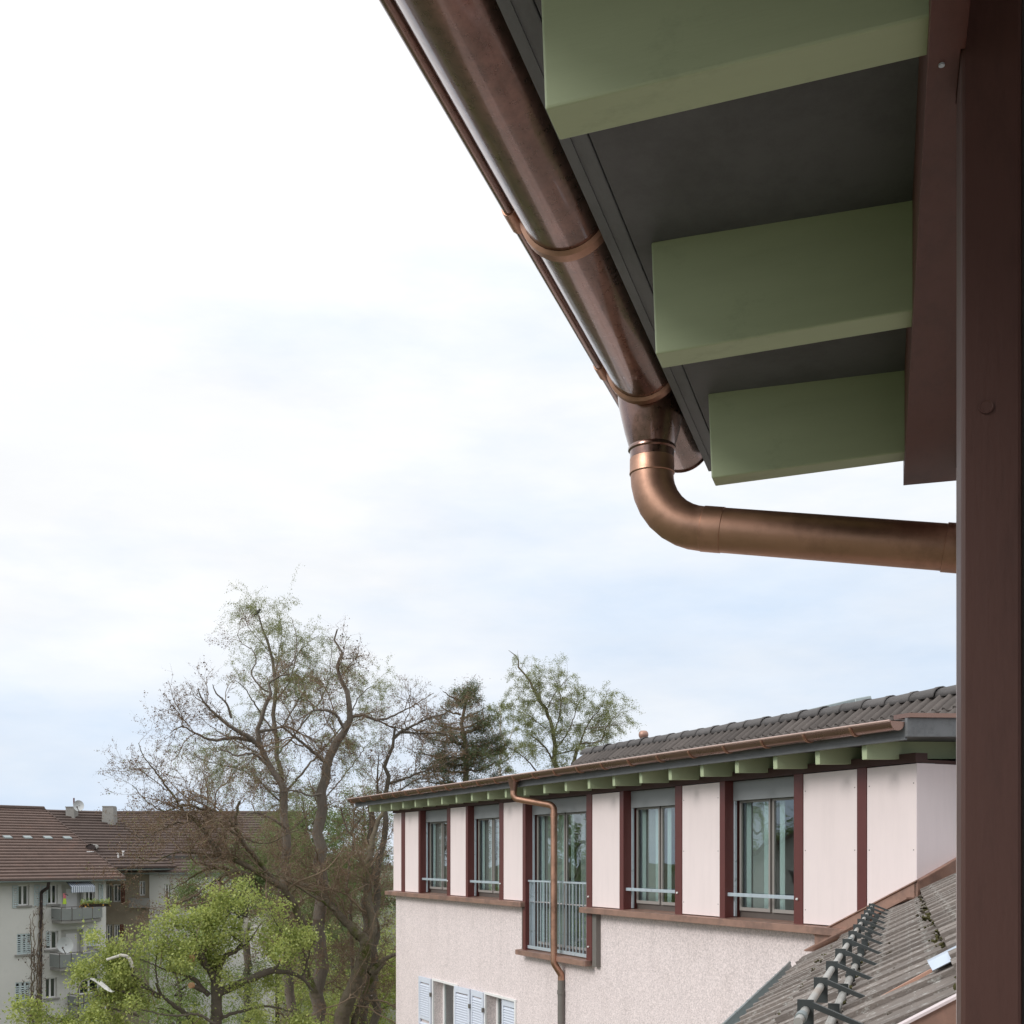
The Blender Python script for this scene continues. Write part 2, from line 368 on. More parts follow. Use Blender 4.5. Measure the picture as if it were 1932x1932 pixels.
# gutter
GY, GZ, GR = .50, 1.08, .076
gut = part('gutter', MB().arc_x(GY, GZ, GR, .0015, -4, 3.037, k=36), copper_dark, near, smooth=True)
part('bead', MB().tube([(-4, GY + .0945, GZ + .001), (3.037, GY + .0945, GZ + .001)], .0105, 14), copper_dark, gut, smooth=True)
cap = MB()
arc = [(3.037, GY + .080 * math.cos(R(180 + 180 * i / 24)), GZ + .080 * math.sin(R(180 + 180 * i / 24))) for i in range(25)]
cap.v += arc; cap.f.append(tuple(range(25))); cap.v += [(3.0395, y, z) for x, y, z in arc]; cap.f.append(tuple(range(25, 50)))
for i in range(24): cap.f.append((i, i + 1, 26 + i, 25 + i))
part('end_cap', cap, copper_dark, gut)
br = MB()
prof = [(-.014, .0005), (.014, .0005), (.010, .0075), (-.010, .0075)]
k = 22
for i in range(k + 1):
    a = R(176 + 190 * i / k)
    for x, h in prof: br.v.append((x, (GR + h) * math.cos(a), (GR + h) * math.sin(a)))
for i in range(k):
    for j in range(4): br.f.append((i * 4 + j, i * 4 + (j + 1) % 4, (i + 1) * 4 + (j + 1) % 4, (i + 1) * 4 + j))
br.tube([(-.03, .0945, .001), (.03, .0945, .001)], .0130, 10)
b0 = part('bracket', br, copper, gut, (1.885, GY, GZ), smooth=True)
for u in (.585, 1.235, 2.535):
    o = b0.copy(); col.objects.link(o); o.location = (u, GY, GZ)
# outlet and downpipe
UX = 2.632
dp = MB().tube([(UX, GY, .945)] + pipe_path([(UX, GY, .93), (UX, GY, .754), (UX, -.12, .654)], .133)[0:] + [(UX, -.35, .610)], .049, 28)
dpo = part('downpipe', dp, copper, near, smooth=True)
part('funnel', MB().lathe([(.0785, 1.055), (.0745, 1.02), (.062, .965), (.0525, .932), (.0545, .929), (.0545, .924), (.0505, .921), (.0495, .905)], (UX, GY, 0), 32), copper_dark, dpo, smooth=True)
part('sleeve', MB().lathe([(.0485, .905), (.0505, .904), (.0505, .875), (.0515, .873), (.0515, .870), (.0495, .868)], (UX, GY, 0), 32), copper, dpo, smooth=True)
dirv = Vector((0, -.62, -.100)).normalized()
p0 = Vector((UX, .385, .7355)); p1 = p0 + dirv * .045
part('sleeve', MB().tube([p0, p0 + dirv * .001, p1, p1 + dirv * .001], [.049, .0503, .0503, .049], 28), copper, dpo, smooth=True)
p0 = Vector((UX, -.125, .653)); p1 = p0 + dirv * .09
part('sleeve', MB().tube([p0, p0 + dirv * .001, p1, p1 + dirv * .001], [.049, .0515, .0515, .049], 28), copper, dpo, smooth=True)

# ================================================================== FAR HOUSE (attic storey with windows)
A2 = math.atan2(.9033, -.429)
far = thing('white_house', 'pinkish white house with dark red posts, tall attic windows and copper gutter', 'house', (3.630, 10.440, 0), A2)
far['survey'] = 1
SP = .6335
# --- rafters
fr = MB().box(-.032, .032, -3.4, 0, 0, .165)
fr0 = None
for n in range(0, 23):
    loc = ((n + .37) * SP, .40, .862)
    if fr0 is None: fr0 = part('rafter', fr, green, far, loc, (-PITCH, 0, 0), bevel=.003)
    else: again(fr0, loc, rot=(-PITCH, 0, 0))
dk = MB().hexa([(-.33, -8, 1.34), (14.9, -8, 1.34), (14.9, .44, 1.02), (-.33, .44, 1.02), (-.33, -8, 1.42), (14.9, -8, 1.42), (14.9, .44, 1.10), (-.33, .44, 1.10)])
part('soffit', dk, soffit_grey, far)
part('edge_board', MB().box(-.33, 14.9, .442, .47, .985, 1.150), edge_grey, far, bevel=.002)
part('verge_board', MB().hexa([(-.36, -3, 1.16), (-.332, -3, 1.16), (-.332, .47, 1.01), (-.36, .47, 1.01), (-.36, -3, 1.32), (-.332, -3, 1.32), (-.332, .47, 1.17), (-.36, .47, 1.17)]), edge_grey, far, bevel=.002)
part('verge_cap', MB().hexa([(-.39, -3, 1.322), (-.20, -3, 1.322), (-.20, .47, 1.172), (-.39, .47, 1.172), (-.39, -3, 1.36), (-.20, -3, 1.36), (-.20, .47, 1.21), (-.39, .47, 1.21)]), copper_far, far)
part('eave_flashing', MB().hexa([(-.2, .05, 1.165), (14.9, .05, 1.165), (14.9, .50, 1.152), (-.2, .50, 1.152), (-.2, .05, 1.19), (14.9, .05, 1.19), (14.9, .50, 1.165), (-.2, .50, 1.165)]), copper_far, far)
# --- gutter
FY, FZ, FR_ = .555, 1.140, .076
fg = part('gutter', MB().arc_x(FY, FZ, FR_, .003, -.33, 14.9, k=16), copper_far, far, smooth=True)
part('bead', MB().tube([(-.33, FY + FR_ + .007, FZ), (14.9, FY + FR_ + .007, FZ)], .012, 8), copper_bead_lit, fg, smooth=True)
for x in (-.33, 14.9):
    c = MB(); n0 = 16
    c.v += [(x, FY + .079 * math.cos(R(180 + 180 * i / n0)), FZ + .079 * math.sin(R(180 + 180 * i / n0))) for i in range(n0 + 1)]
    c.v += [(x - .006, a[1], a[2]) for a in c.v]
    c.f += [tuple(range(n0 + 1)), tuple(range(n0 + 1, 2 * n0 + 2))] + [(i, i + 1, n0 + 2 + i, n0 + 1 + i) for i in range(n0)]
    part('end_cap', c, copper_far, fg)
br = MB(); k = 14; prof = [(-.014, .001), (.014, .001), (.012, .011), (-.012, .011)]
for i in range(k + 1):
    a = R(176 + 190 * i / k)
    for x, h in prof: br.v.append((x, (FR_ + h) * math.cos(a), (FR_ + h) * math.sin(a)))
for i in range(k):
    for j in range(4): br.f.append((i * 4 + j, i * 4 + (j + 1) % 4, (i + 1) * 4 + (j + 1) % 4, (i + 1) * 4 + j))
bme = br.mesh('bracket', copper, True)
for n in range(24):
    part('bracket', bme, copper, fg, ((n + .02) * SP + .15, FY, FZ))
# --- downpipe
pts = [(7.24, FY, 1.02), (7.24, FY, .86), (6.86, .10, .70), (6.84, .10, .6), (6.84, .10, -1.50), (6.84, -.02, -1.66), (6.84, -.02, -1.78)]
pts = [(7.24, FY, 1.06), (7.24, FY, .82), (6.84, .11, .71), (6.84, .11, -1.53), (6.86, -.015, -1.70), (6.86, -.015, -1.80)]
def soft(pts, r): return pipe_path(pts, r)
fd = part('downpipe', MB().tube(soft(pts, .085), .048, 16), copper, far, smooth=True)
part('funnel', MB().lathe([(.088, 1.10), (.083, 1.07), (.056, .98), (.052, .93)], (7.24, FY, 0), 16), copper_far, fd, smooth=True)
part('sleeve', MB().lathe([(.048, .60), (.053, .60), (.053, .54), (.048, .54)], (6.84, .11, 0), 16), copper, fd, smooth=True)
lp = part('lower_downpipe', MB().tube([(6.86, -.015, -1.78), (6.86, -.015, -11)], .050, 16), taupe, far, smooth=True)
part('collar', MB().lathe([(.050, -1.92), (.058, -1.92), (.058, -1.98), (.050, -1.98)], (6.86, -.015, 0), 16), taupe, lp, smooth=True)
# --- attic wall: panels, posts, plate
part('wall_plate', MB().box(-.0, 13.9, -.12, .022, .832, .92), plate_shaded, far)
PANELS = [(.004, .628), (.765, 1.545), (2.985, 3.735), (5.185, 5.905), (8.055, 8.745), (10.255, 10.935), (12.495, 13.215), (13.425, 13.88)]
for i, (a, b) in enumerate(PANELS):
    po_ = part('panel', MB().box(a, b, -.035, .012, -.69, .824), panel_m, far, bevel=.003)
    if i < 3:
        for zz in (-.55, .05, .65):
            for xx in (a + .03, b - .03):
                part('screw', MB().lathe([(0, .014), (.006, .014), (.006, .010)], k=8, axis='y'), taupe, po_, (xx, 0, zz))
POSTS = [(.632, .760), (1.55, 1.69), (2.88, 2.98), (3.74, 3.885), (5.08, 5.18), (8.75, 8.90), (10.155, 10.25), (10.94, 11.09), (12.395, 12.49), (13.22, 13.42)]
for a, b in POSTS: part('post', MB().box(a, b, -.214, .018, -.72, .831), red_brown, far, bevel=.003)
for a, b in ((5.91, 6.06), (7.95, 8.05)): part('post', MB().box(a, b, -.214, .020, -1.43, .831), red_brown, far, bevel=.003)
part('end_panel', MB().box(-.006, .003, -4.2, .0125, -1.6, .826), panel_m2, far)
part('end_plate', MB().box(.01, .18, -4.2, -.125, .827, .862), plate_shaded, far)
part('end_wall', MB().box(.035, .10, -8, -.065, -CZ, .80), stucco, far)
part('end_wall', MB().box(13.82, 13.875, -8, -.16, -CZ, 1.1), panel_m, far)
part('back_wall', MB().box(.1, 13.8, -8.1, -8, -CZ, 1.3), stucco, far)
# backing strips behind panels so that no daylight passes
for a, b in PANELS: part('backing', MB().box(a + .001, b - .001, -.214, -.06, -.72, .83), room_m, far)
# --- sills
def sill(a, b, z, d=.10):
    return part('sill', MB().hexa([(a, -.31, z - .04), (b, -.31, z - .04), (b, d, z - .075), (a, d, z - .075), (a, -.31, z + .022), (b, -.31, z + .022), (b, d, z), (a, d, z)]), copper_matt, far, bevel=.003)
sill(.80, 6.12, -.705); sill(7.96, 14.15, -.705); sill(5.95, 8.14, -1.43)
part('bay_side', MB().box(5.80, 5.908, -.06, .012, -1.50, -.785), taupe, far)
part('bay_side', MB().box(8.052, 8.09, -.06, .012, -1.50, -.785), taupe, far)
# --- interior
iv = MB()
iv.quad((.1, -.33, -1.45), (13.8, -.33, -1.45), (13.8, -4.5, -1.45), (.1, -4.5, -1.45))
iv.quad((.1, -4.5, -1.45), (13.8, -4.5, -1.45), (13.8, -4.5, 1.1), (.1, -4.5, 1.1))
iv.quad((.1, -.14, .85), (13.8, -.14, .85), (13.8, -4.5, 1.1), (.1, -4.5, 1.1))
for x in (3.35, 5.55, 8.4, 10.6): iv.quad((x, -.33, -1.45), (x, -4.5, -1.45), (x, -4.5, 1.1), (x, -.33, 1.1))
part('interior', iv, room_m, far)
# --- attic windows
def attic_window(a, b, zb, french=False):
    fy = -.185
    wroot = part('window', MB().box(a, b, fy - .03, fy, zb, zb + .10).box(a, b, fy - .03, fy, .60, .80).box(a, a + .03, fy - .03, fy, zb + .10, .60).box(b - .03, b, fy - .03, fy, zb + .10, .60)
                 .box((a + b) / 2 - .035, (a + b) / 2 + .035, fy - .03, fy, zb + .10, .60), frame_dark, far)
    part('blind_box', MB().box(a + .002, b - .002, -.125, -.095, .612, .826), blind_grey, wroot, bevel=.002)
    part('guide_rail', MB().box(b - .030, b - .003, -.125, -.10, zb + .02, .61), steel, wroot)
    part('guide_rail', MB().box(a + .003, a + .030, -.125, -.10, zb + .02, .61), steel, wroot)
    mid = (a + b) / 2
    for x0, x1 in ((a + .032, mid - .020), (mid + .020, b - .032)):
        z0, z1 = zb + .085, .61
        s = MB().box(x0, x1, fy, fy + .025, z0, z0 + .038).box(x0, x1, fy, fy + .025, z1 - .022, z1)
        s.box(x0, x0 + .026, fy, fy + .025, z0 + .038, z1 - .022).box(x1 - .026, x1, fy, fy + .025, z0 + .038, z1 - .022)
        part('sash', s, sash_m, wroot)
        part('pane', MB().box(x0 + .026, x1 - .026, fy + .006, fy + .012, z0 + .038, z1 - .022), glass, wroot)
        for xa, nn in ((x1 - .06, 3), (x0 + .17, 4)):         # narrow hanging curtains
            cu = MB(); xs = [xa - .022 * i for i in range(nn + 1)]
            for i in range(nn):
                ya, yb = fy - .028 - .016 * (i % 2), fy - .028 - .016 * ((i + 1) % 2)
                cu.quad((xs[i], ya, z0), (xs[i + 1], yb, z0), (xs[i + 1], yb, z1), (xs[i], ya, z1))
            part('curtain', cu, curtain_m, wroot)
    part('curtain', MB().quad((mid + .16, fy - .075, zb), (b - .03, fy - .055, zb), (b - .03, fy - .055, .70), (mid + .16, fy - .075, .70)), sheer_m, wroot)
    part('curtain', MB().quad((a + .05, fy - .10, zb), (mid - .20, fy - .12, zb), (mid - .20, fy - .12, .70), (a + .05, fy - .10, .70)), sheer_m, wroot)
    if not french:
        part('guard_bar', MB().box(a + .002, b - .002, -.03, -.018, -.455, -.415), steel, wroot, bevel=.003)
        part('bolt', MB().lathe([(0, .034), (.010, .034), (.013, .028), (.013, .018)], k=10, axis='y'), white_paint, wroot, (a - .065, .006, -.445))
    return wroot
attic_window(1.69, 2.88, -.70)
attic_window(3.885, 5.08, -.70)
attic_window(8.90, 10.155, -.70)
attic_window(11.09, 12.395, -.70)
fw = attic_window(6.06, 7.95, -1.42, french=True)
rl = part('railing', MB().box(6.065, 7.945, -.045, -.021, -.395, -.37), steel, far)
part('bottom_rail', MB().box(6.065, 7.945, -.045, -.015, -1.40, -1.355), steel, rl)
bar = MB().box(-.007, .007, -.007, .007, -1.355, -.395).mesh('bar', steel)
for i in range(17): part('bar', bar, steel, rl, (6.14 + i * .1, -.033, 0))
for x in (6.063, 7.938): part('side_plate', MB().box(x, x + .008, -.14, -.046, -1.40, -.375), steel, rl)
for z in (-.56, -1.24): part('bolt', MB().lathe([(0, .034), (.010, .034), (.013, .028), (.013, .018)], k=10, axis='y'), white_paint, far, (5.985, .006, z))
# --- lower wall with openings
def wall_open(x0, x1, z0, z1, y, openings, depth):
    mb = MB(); xs = sorted({x0, x1, *[o[0] for o in openings], *[o[1] for o in openings]}); zs = sorted({z0, z1, *[o[2] for o in openings], *[o[3] for o in openings]})
    for i in range(len(xs) - 1):
        for j in range(len(zs) - 1):
            cx, cz = (xs[i] + xs[i + 1]) / 2, (zs[j] + zs[j + 1]) / 2
            if any(o[0] < cx < o[1] and o[2] < cz < o[3] for o in openings): continue
            mb.quad((xs[i], y, zs[j]), (xs[i + 1], y, zs[j]), (xs[i + 1], y, zs[j + 1]), (xs[i], y, zs[j + 1]))
    for a, b, c, d in openings:
        mb.quad((a, y, c), (a, y - depth, c), (a, y - depth, d), (a, y, d)); mb.quad((b, y, c), (b, y - depth, c), (b, y - depth, d), (b, y, d))
        mb.quad((a, y, c), (b, y, c), (b, y - depth, c), (a, y - depth, c)); mb.quad((a, y, d), (b, y, d), (b, y - depth, d), (a, y - depth, d))
    return mb
LW = [(8.46, 9.56, -3.75, -2.27), (10.78, 11.89, -3.75, -2.27)]
part('lower_wall', wall_open(.05, 13.93, -CZ, -.74, -.06, [(6.0, 7.96, -1.5, -.70)] + LW, .22), stucco, far)
part('lower_wall', MB().quad((13.93, -.06, -CZ), (13.93, -8, -CZ), (13.93, -8, -.74), (13.93, -.06, -.74)), stucco, far)
for a, b, c, d in LW:
    wr = part('window', MB().box(a, b, -.26, -.23, c, c + .07).box(a, b, -.26, -.23, d - .07, d).box(a, a + .07, -.26, -.23, c + .07, d - .07).box(b - .07, b, -.26, -.23, c + .07, d - .07).box((a + b) / 2 - .05, (a + b) / 2 + .05, -.26, -.23, c + .07, d - .07), white_paint, far)
    part('pane', MB().box(a + .07, b - .07, -.252, -.246, c + .07, d - .07), glass, wr)
    part('curtain', MB().quad((a, -.55, c), (b, -.55, c), (b, -.55, d), (a, -.55, d)), curtain_m, wr)
    part('trim', MB().box(a - .05, b + .05, -.062, -.035, d - .002, d + .035).box(b, b + .045, -.062, -.035, c, d - .002).box(a - .045, a, -.062, -.035, c, d - .002), white_paint, wr)
def shutter(x0, x1, z0, z1, y, rz=0.):
    fb = MB(); wd = x1 - x0; h = z1 - z0
    fb.box(0, .06, 0, .035, 0, h).box(wd - .06, wd, 0, .035, 0, h).box(.06, wd - .06, 0, .035, 0, .08).box(.06, wd - .06, 0, .035, h - .10, h).box(.06, wd - .06, 0, .035, h * .48, h * .48 + .06)
    o = part('shutter', fb, shutter_m, far, (x0, y, z0), (0, 0, rz), bevel=.003)
    sl = MB().hexa([(.06, .004, 0), (wd - .06, .004, 0), (wd - .06, .030, -.03), (.06, .030, -.03), (.06, .004, .010), (wd - .06, .004, .010), (wd - .06, .030, -.020), (.06, .030, -.020)]).mesh('slat', shutter_m)
    n = int(h / .042)
    for i in range(2, n - 2):
        z = i * .042 + .02
        if abs(z - h * .48 - .02) < .05: continue
        part('slat', sl, shutter_m, o, (0, 0, z))
    part('hinge', MB().box(-.025, .02, .02, .05, h - .32, h - .25), taupe, o)
    return o
shutter(11.95, 12.56, -3.75, -2.25, -.045); shutter(10.16, 10.76, -3.75, -2.25, -.045, R(3)); shutter(9.60, 10.14, -3.75, -2.25, -.045, R(-2)); shutter(8.47, 9.03, -3.74, -2.29, -.12)
# --- pitched tile roof behind the eave
P2 = R(39); RB, RZ = -1.85, 1.735
def tile_mesh(wd, L, th, amp, rolls, m, k=13):
    mb = MB(); top = []
    for i in range(k):
        x = wd * i / (k - 1); ph = 2 * math.pi * rolls * i / (k - 1)
        top.append((x, amp * max(0, math.sin(ph)) ** .8 if math.sin(ph) > 0 else 0.))
    b = 0
    for y in (0, -L):
        for x, z in top: mb.v.append((x, y, z + th))
        for x, z in top: mb.v.append((x, y, z))
    for i in range(k - 1):
        mb.f.append((i, i + 1, 2 * k + i + 1, 2 * k + i)); mb.f.append((k + i, 3 * k + i, 3 * k + i + 1, k + i + 1)); mb.f.append((i, k + i, k + i + 1, i + 1))
    mb.f.append((0, 2 * k, 3 * k, k)); mb.f.append((k - 1, 2 * k - 1, 4 * k - 1, 3 * k - 1))
    return mb.mesh('tile', m, True)
tm = tile_mesh(.298, .42, .032, .040, 2, tile_dark, 17)
rows = 4; EXP = .335
for j in range(rows):
    sl = .10 + EXP * j + EXP                        # distance of the lower edge below the ridge
    y = RB + sl * math.cos(P2); z = RZ - sl * math.sin(P2)
    for i in range(33):
        x = -.55 + i * .30
        part('tile', tm, tile_dark, far, (x, y + rnd.uniform(-.006, .006), z + .02 + rnd.uniform(-.003, .003)), (-(P2 - R(3.0)), rnd.uniform(-.006, .006), rnd.uniform(-.008, .008)))
core = MB(); yb = RB + 1.62 * math.cos(P2); zb = RZ - 1.62 * math.sin(P2)
core.v += [(x, y, z) for x in (-.4, 9.30) for y, z in ((yb, zb - .02), (RB, RZ - .02), (RB - (yb - RB), zb - .02))]
core.f += [(0, 1, 2), (3, 5, 4), (0, 3, 4, 1), (1, 4, 5, 2), (0, 2, 5, 3)]
part('roof', core, tile_dark, far)
rt = MB(); k = 9
for x, rr in ((0, .150), (.05, .150), (.08, .142), (.41, .134)):
    for i in range(k):
        a = R(180 * i / (k - 1)); rt.v.append((x, rr * math.cos(a), rr * .85 * math.sin(a) - .045))
for q in range(3):
    for i in range(k - 1): rt.f.append((q * k + i, q * k + i + 1, (q + 1) * k + i + 1, (q + 1) * k + i))
rtm = rt.mesh('ridge_tile', ridge_m, True)
sm = rtm
for i in range(27):
    o = part('ridge_tile', rtm, ridge_m, far, (-.75 + i * .375, RB + rnd.uniform(-.006, .006), RZ + .01 + rnd.uniform(-.006, .006)), (0, rnd.uniform(-.02, .02), rnd.uniform(-.01, .01)))
    m_ = o.modifiers.new('thick', 'SOLIDIFY'); m_.thickness = .014
vt = thing('roof_vent', 'round copper ball vent standing on the ridge of the white house', 'vent', (0, 0, 0))
vd = Matrix.Rotation(A2, 4, 'Z') @ Vector((7.6, RB, 0)); vp = Vector((3.630 + vd.x, 10.44 + vd.y, CZ + RZ))
vt.location = vp; vt.scale = (.68, .68, .72)
part('stub', MB().lathe([(.05, -.05), (.05, .13)], k=14), concrete, vt, smooth=True)
part('ball', MB().lathe([(.0, .095), (.06, .10), (.10, .14), (.115, .19), (.105, .24), (.07, .275), (0, .285)], k=18), copper_matt, vt, smooth=True)
slt = part('skylight', MB().hexa([(3.05, -2.35, 1.70), (4.15, -2.35, 1.70), (4.15, -2.10, 1.64), (3.05, -2.10, 1.64), (3.15, -2.35, 1.96), (4.15, -2.35, 1.92), (4.15, -2.10, 1.87), (3.15, -2.10, 1.91)]), zinc, far, bevel=.01)

# ================================================================== LOW LINKING ROOF
A3 = math.atan2(.9478, .319)
low = thing('link_building', 'low linking building with weathered ribbed tile roof, snow guard and copper flashing', 'building', (0, 0, 0), A3)
low['survey'] = 1
P3 = R(30.5); EV, EZ = .88, -1.01
def on_roof(v, lift=0.): return (EZ + (v + EV) * math.tan(P3)) + lift / math.cos(P3)
k = 15
lm = MB(); wd, L, th = .298, .43, .042
px_ = [0, .028, .042, .050, .062, .125, .136, .146, .156, .215, .226, .236, .246, .290, .298]
pz = [.015, .018, .013, .002, .0, .0, .006, .006, .001, .0, .006, .006, .001, .0, .004]
for y in (0, -L):
    for x, z in zip(px_, pz): lm.v.append((x, y, z + th))
    for x, z in zip(px_, pz): lm.v.append((x, y, z))
for i in range(k - 1):
    lm.f.append((i, i + 1, 2 * k + i + 1, 2 * k + i)); lm.f.append((k + i, 3 * k + i, 3 * k + i + 1, k + i + 1)); lm.f.append((i, k + i, k + i + 1, i + 1))
lm.f.append((0, 2 * k, 3 * k, k)); lm.f.append((k - 1, 2 * k - 1, 4 * k - 1, 3 * k - 1))
lme = lm.mesh('tile', tile_old, True)
ROWS = [-.87, -.52, -.17, .155, .49]
for j, v in enumerate(ROWS):
    for i in range(27):
        part('tile', lme, tile_old, low, (3.17 + i * .30, -v + rnd.uniform(-.006, .006), on_roof(v) + .020 + (0, 0, .010, .030, .030)[j] + rnd.uniform(-.006, .006)), (-(P3 - R(4.2)), rnd.uniform(-.016, .016), rnd.uniform(-.012, .012)))
part('roof', MB().hexa([(3.16, -1.0, on_roof(1.0) - .1), (11.2, -1.0, on_roof(1.0) - .1), (11.2, .86, EZ - .1), (3.16, .86, EZ - .1), (3.16, -1.0, on_roof(1.0)), (11.2, -1.0, on_roof(1.0)), (11.2, .86, EZ), (3.16, .86, EZ)]), tile_old, low)
part('wall', MB().box(3.16, 11.0, -4, .45, -CZ, -1.15), stucco, low)
# zinc gutter
lg = part('gutter', MB().arc_x(.955, -1.02, .075, .003, 3.16, 11.35, k=14), zinc, low, smooth=True)
part('bead', MB().tube([(3.16, 1.036, -1.02), (11.35, 1.036, -1.02)], .010, 8), zinc, lg, smooth=True)
jm = MB().arc_x(.955, -1.02, .0765, .004, -.012, .012, k=14).tube([(-.014, 1.036, -1.02), (.014, 1.036, -1.02)], .013, 8).mesh('joint', zinc, True)
for i in range(14): part('joint', jm, zinc, lg, (3.3 + i * .62, 0, 0))
# verge upstand nearest the camera
def slab(v0, v1, x0, x1, h0, h1):
    return MB().hexa([(x0, -v1, on_roof(v1, h0)), (x1, -v1, on_roof(v1, h0)), (x1, -v0, on_roof(v0, h0)), (x0, -v0, on_roof(v0, h0)), (x0, -v1, on_roof(v1, h1)), (x1, -v1, on_roof(v1, h1)), (x1, -v0, on_roof(v0, h1)), (x0, -v0, on_roof(v0, h1))])
part('verge_flashing', slab(-.9, .9, 3.115, 3.132, -.35, .052), copper_matt, low)
part('verge_cap', slab(-.9, .9, 3.105, 3.156, .053, .060), panel_m2, low)
# abutment flashing along the white house
def far_pt(s, y): 
    q = Matrix.Rotation(A2, 4, 'Z') @ Vector((s, y, 0)); return Vector((3.630 + q.x, 10.44 + q.y, 0))
fl = MB()
def vlow(p): return p.x * .9478 - p.y * .319
def ulow(p): return p.x * .319 + p.y * .9478
def flash(pa, pb, out_dir, h):
    a, b = pa, pb
    def P(p, lift, off): 
        q = p + out_dir * off; return (ulow(q), -vlow(q), EZ + (vlow(p) + EV) * math.tan(P3) + lift)
    fl.hexa([P(a, -.05, 0), P(b, -.05, 0), P(b, -.05, .03), P(a, -.05, .03), P(a, h, 0), P(b, h, 0), P(b, h, .03), P(a, h, .03)])
    fl.hexa([P(a, h, -.002), P(b, h, -.002), P(b, h, .045), P(a, h, .045), P(a, h + .012, -.002), P(b, h + .012, -.002), P(b, h + .012, .045), P(a, h + .012, .045)])
    fl.hexa([P(a, .02, .03), P(b, .02, .03), P(b, .03, .16), P(a, .03, .16), P(a, .04, .03), P(b, .04, .03), P(b, .045, .16), P(a, .045, .16)])
oa = (far_pt(0, 1) - far_pt(0, 0)); ob = (far_pt(-1, 0) - far_pt(0, 0))
flash(far_pt(1.33, .02), far_pt(-.05, .02), oa, .185)
flash(far_pt(-.01, .05), far_pt(-.01, -2.2), ob, .20)
part('abutment_flashing', fl, copper_matt, low)
# snow guard
sg = thing('snow_guard', 'two pipe snow guard on dark brackets across the weathered low roof', 'snow guard', (0, 0, 0), A3); sg['survey'] = 1
GV = -.27; gz = on_roof(GV)
part('pipe', MB().tube([(3.2, -GV, gz + .205), (10.75, -GV, gz + .205)], .0128, 10), pipe_m, sg, smooth=True)
part('pipe', MB().tube([(3.2, -GV - .045, gz + .110), (10.75, -GV - .028, gz + .085)], .016, 10), pipe_m, sg, smooth=True)
bk = MB().box(-.004, .004, -.023, .023, .150, .236).box(-.004, .004, -.062, -.024, .085, .149)       # upright plate pierced by the pipes
bk.hexa([(-.010, -.235, .130), (.010, -.235, .130), (.010, -.02, .212), (-.010, -.02, .212), (-.010, -.235, .142), (.010, -.235, .142), (.010, -.02, .230), (-.010, -.02, .230)])
bk.hexa([(-.012, -.03, .0), (.012, -.03, .0), (.012, .22, -.16), (-.012, .22, -.16), (-.012, -.03, .012), (.012, -.03, .012), (.012, .22, -.148), (-.012, .22, -.148)])
bk.box(-.004, .004, -.01, .01, .0, .06)
bkm = bk.mesh('bracket', guard_m)
for i in range(12): part('bracket', bkm, guard_m, sg, (3.45 + i * .645, -GV, gz))
ck = MB().tube([(-.03, 0, 0), (.03, 0, 0)], .0165, 10).mesh('coupling', zinc, True)
for x in (3.3, 4.22, 6.4): part('coupling', ck, zinc, sg, (x, -GV, gz + .205))
# zinc repair tiles, bare clay streak, moss
zt = MB(); 
for y in (0, -.17):
    for x, z in ((0, .0), (.03, .028), (.08, .03), (.12, .008), (.15, .004)): zt.v.append((x, y, z))
zt.f += [(i, i + 1, i + 6, i + 5) for i in range(4)]
for nm, u, v in (('zinc_patch', 3.98, .085), ('zinc_patch', 4.30, .25)):
    o = part(nm, zt.mesh(nm, zinc_new), zinc_new, low, (u, -v, on_roof(v, .062)), (-(P3 - R(1)), 0, 0)); o.modifiers.new('thick', 'SOLIDIFY').thickness = .004
part('clay_streak', MB().hexa([(4.00, -.085, on_roof(.085, .056)), (4.028, -.085, on_roof(.085, .056)), (4.02, .155, on_roof(-.155, .050)), (4.01, .155, on_roof(-.155, .050)), (4.00, -.085, on_roof(.085, .066)), (4.028, -.085, on_roof(.085, .066)), (4.02, .155, on_roof(-.155, .062)), (4.01, .155, on_roof(-.155, .062))]), orange_m, low)
def clump(n, s, m, seed):
    r_ = random.Random(seed); mb = MB()
    for _ in range(n):
        c = Vector((r_.gauss(0, s), r_.gauss(0, s * .7), 0)); q = r_.uniform(.25, .6) * s; kk = 6
        b = len(mb.v)
        for ring, (rr, h) in enumerate(((1, 0), (.75, .55), (.3, .85))):
            for j in range(kk):
                a = 2 * math.pi * j / kk + ring * .4; jt = r_.uniform(.7, 1.25)
                mb.v.append((c.x + q * rr * jt * math.cos(a), c.y + q * rr * jt * math.sin(a), q * h * jt))
        for ring in range(2):
            for j in range(kk): mb.f.append((b + ring * kk + j, b + ring * kk + (j + 1) % kk, b + (ring + 1) * kk + (j + 1) % kk, b + (ring + 1) * kk + j))
        mb.f.append(tuple(b + 2 * kk + j for j in range(kk)))
    return mb.mesh('moss', m, True)
ml = [clump(16, .022, moss_m, 1), clump(12, .018, moss_m, 2), clump(7, .012, moss_dark, 3), clump(8, .02, moss_dark, 4)]
for i in range(125):
    j = rnd.choice((1, 2, 2, 3, 3)); edge = rnd.random() < .68
    v = ROWS[j] - (rnd.uniform(.0, .03) if edge else rnd.uniform(0, .33)); u = rnd.uniform(3.2, 10.2)
    if 3.85 < u < 4.5 and -.05 < v < .35: continue
    k_ = rnd.choice((0, 1)) if edge and rnd.random() < .75 else rnd.choice((2, 3))
    o = part('moss', ml[k_], moss_m, low, (u, -v, on_roof(v, .050 if j >= 3 else .040)), (-P3, 0, rnd.uniform(0, 6)))
    s_ = rnd.uniform(.5, 1.3); o.scale = (s_, s_, s_)

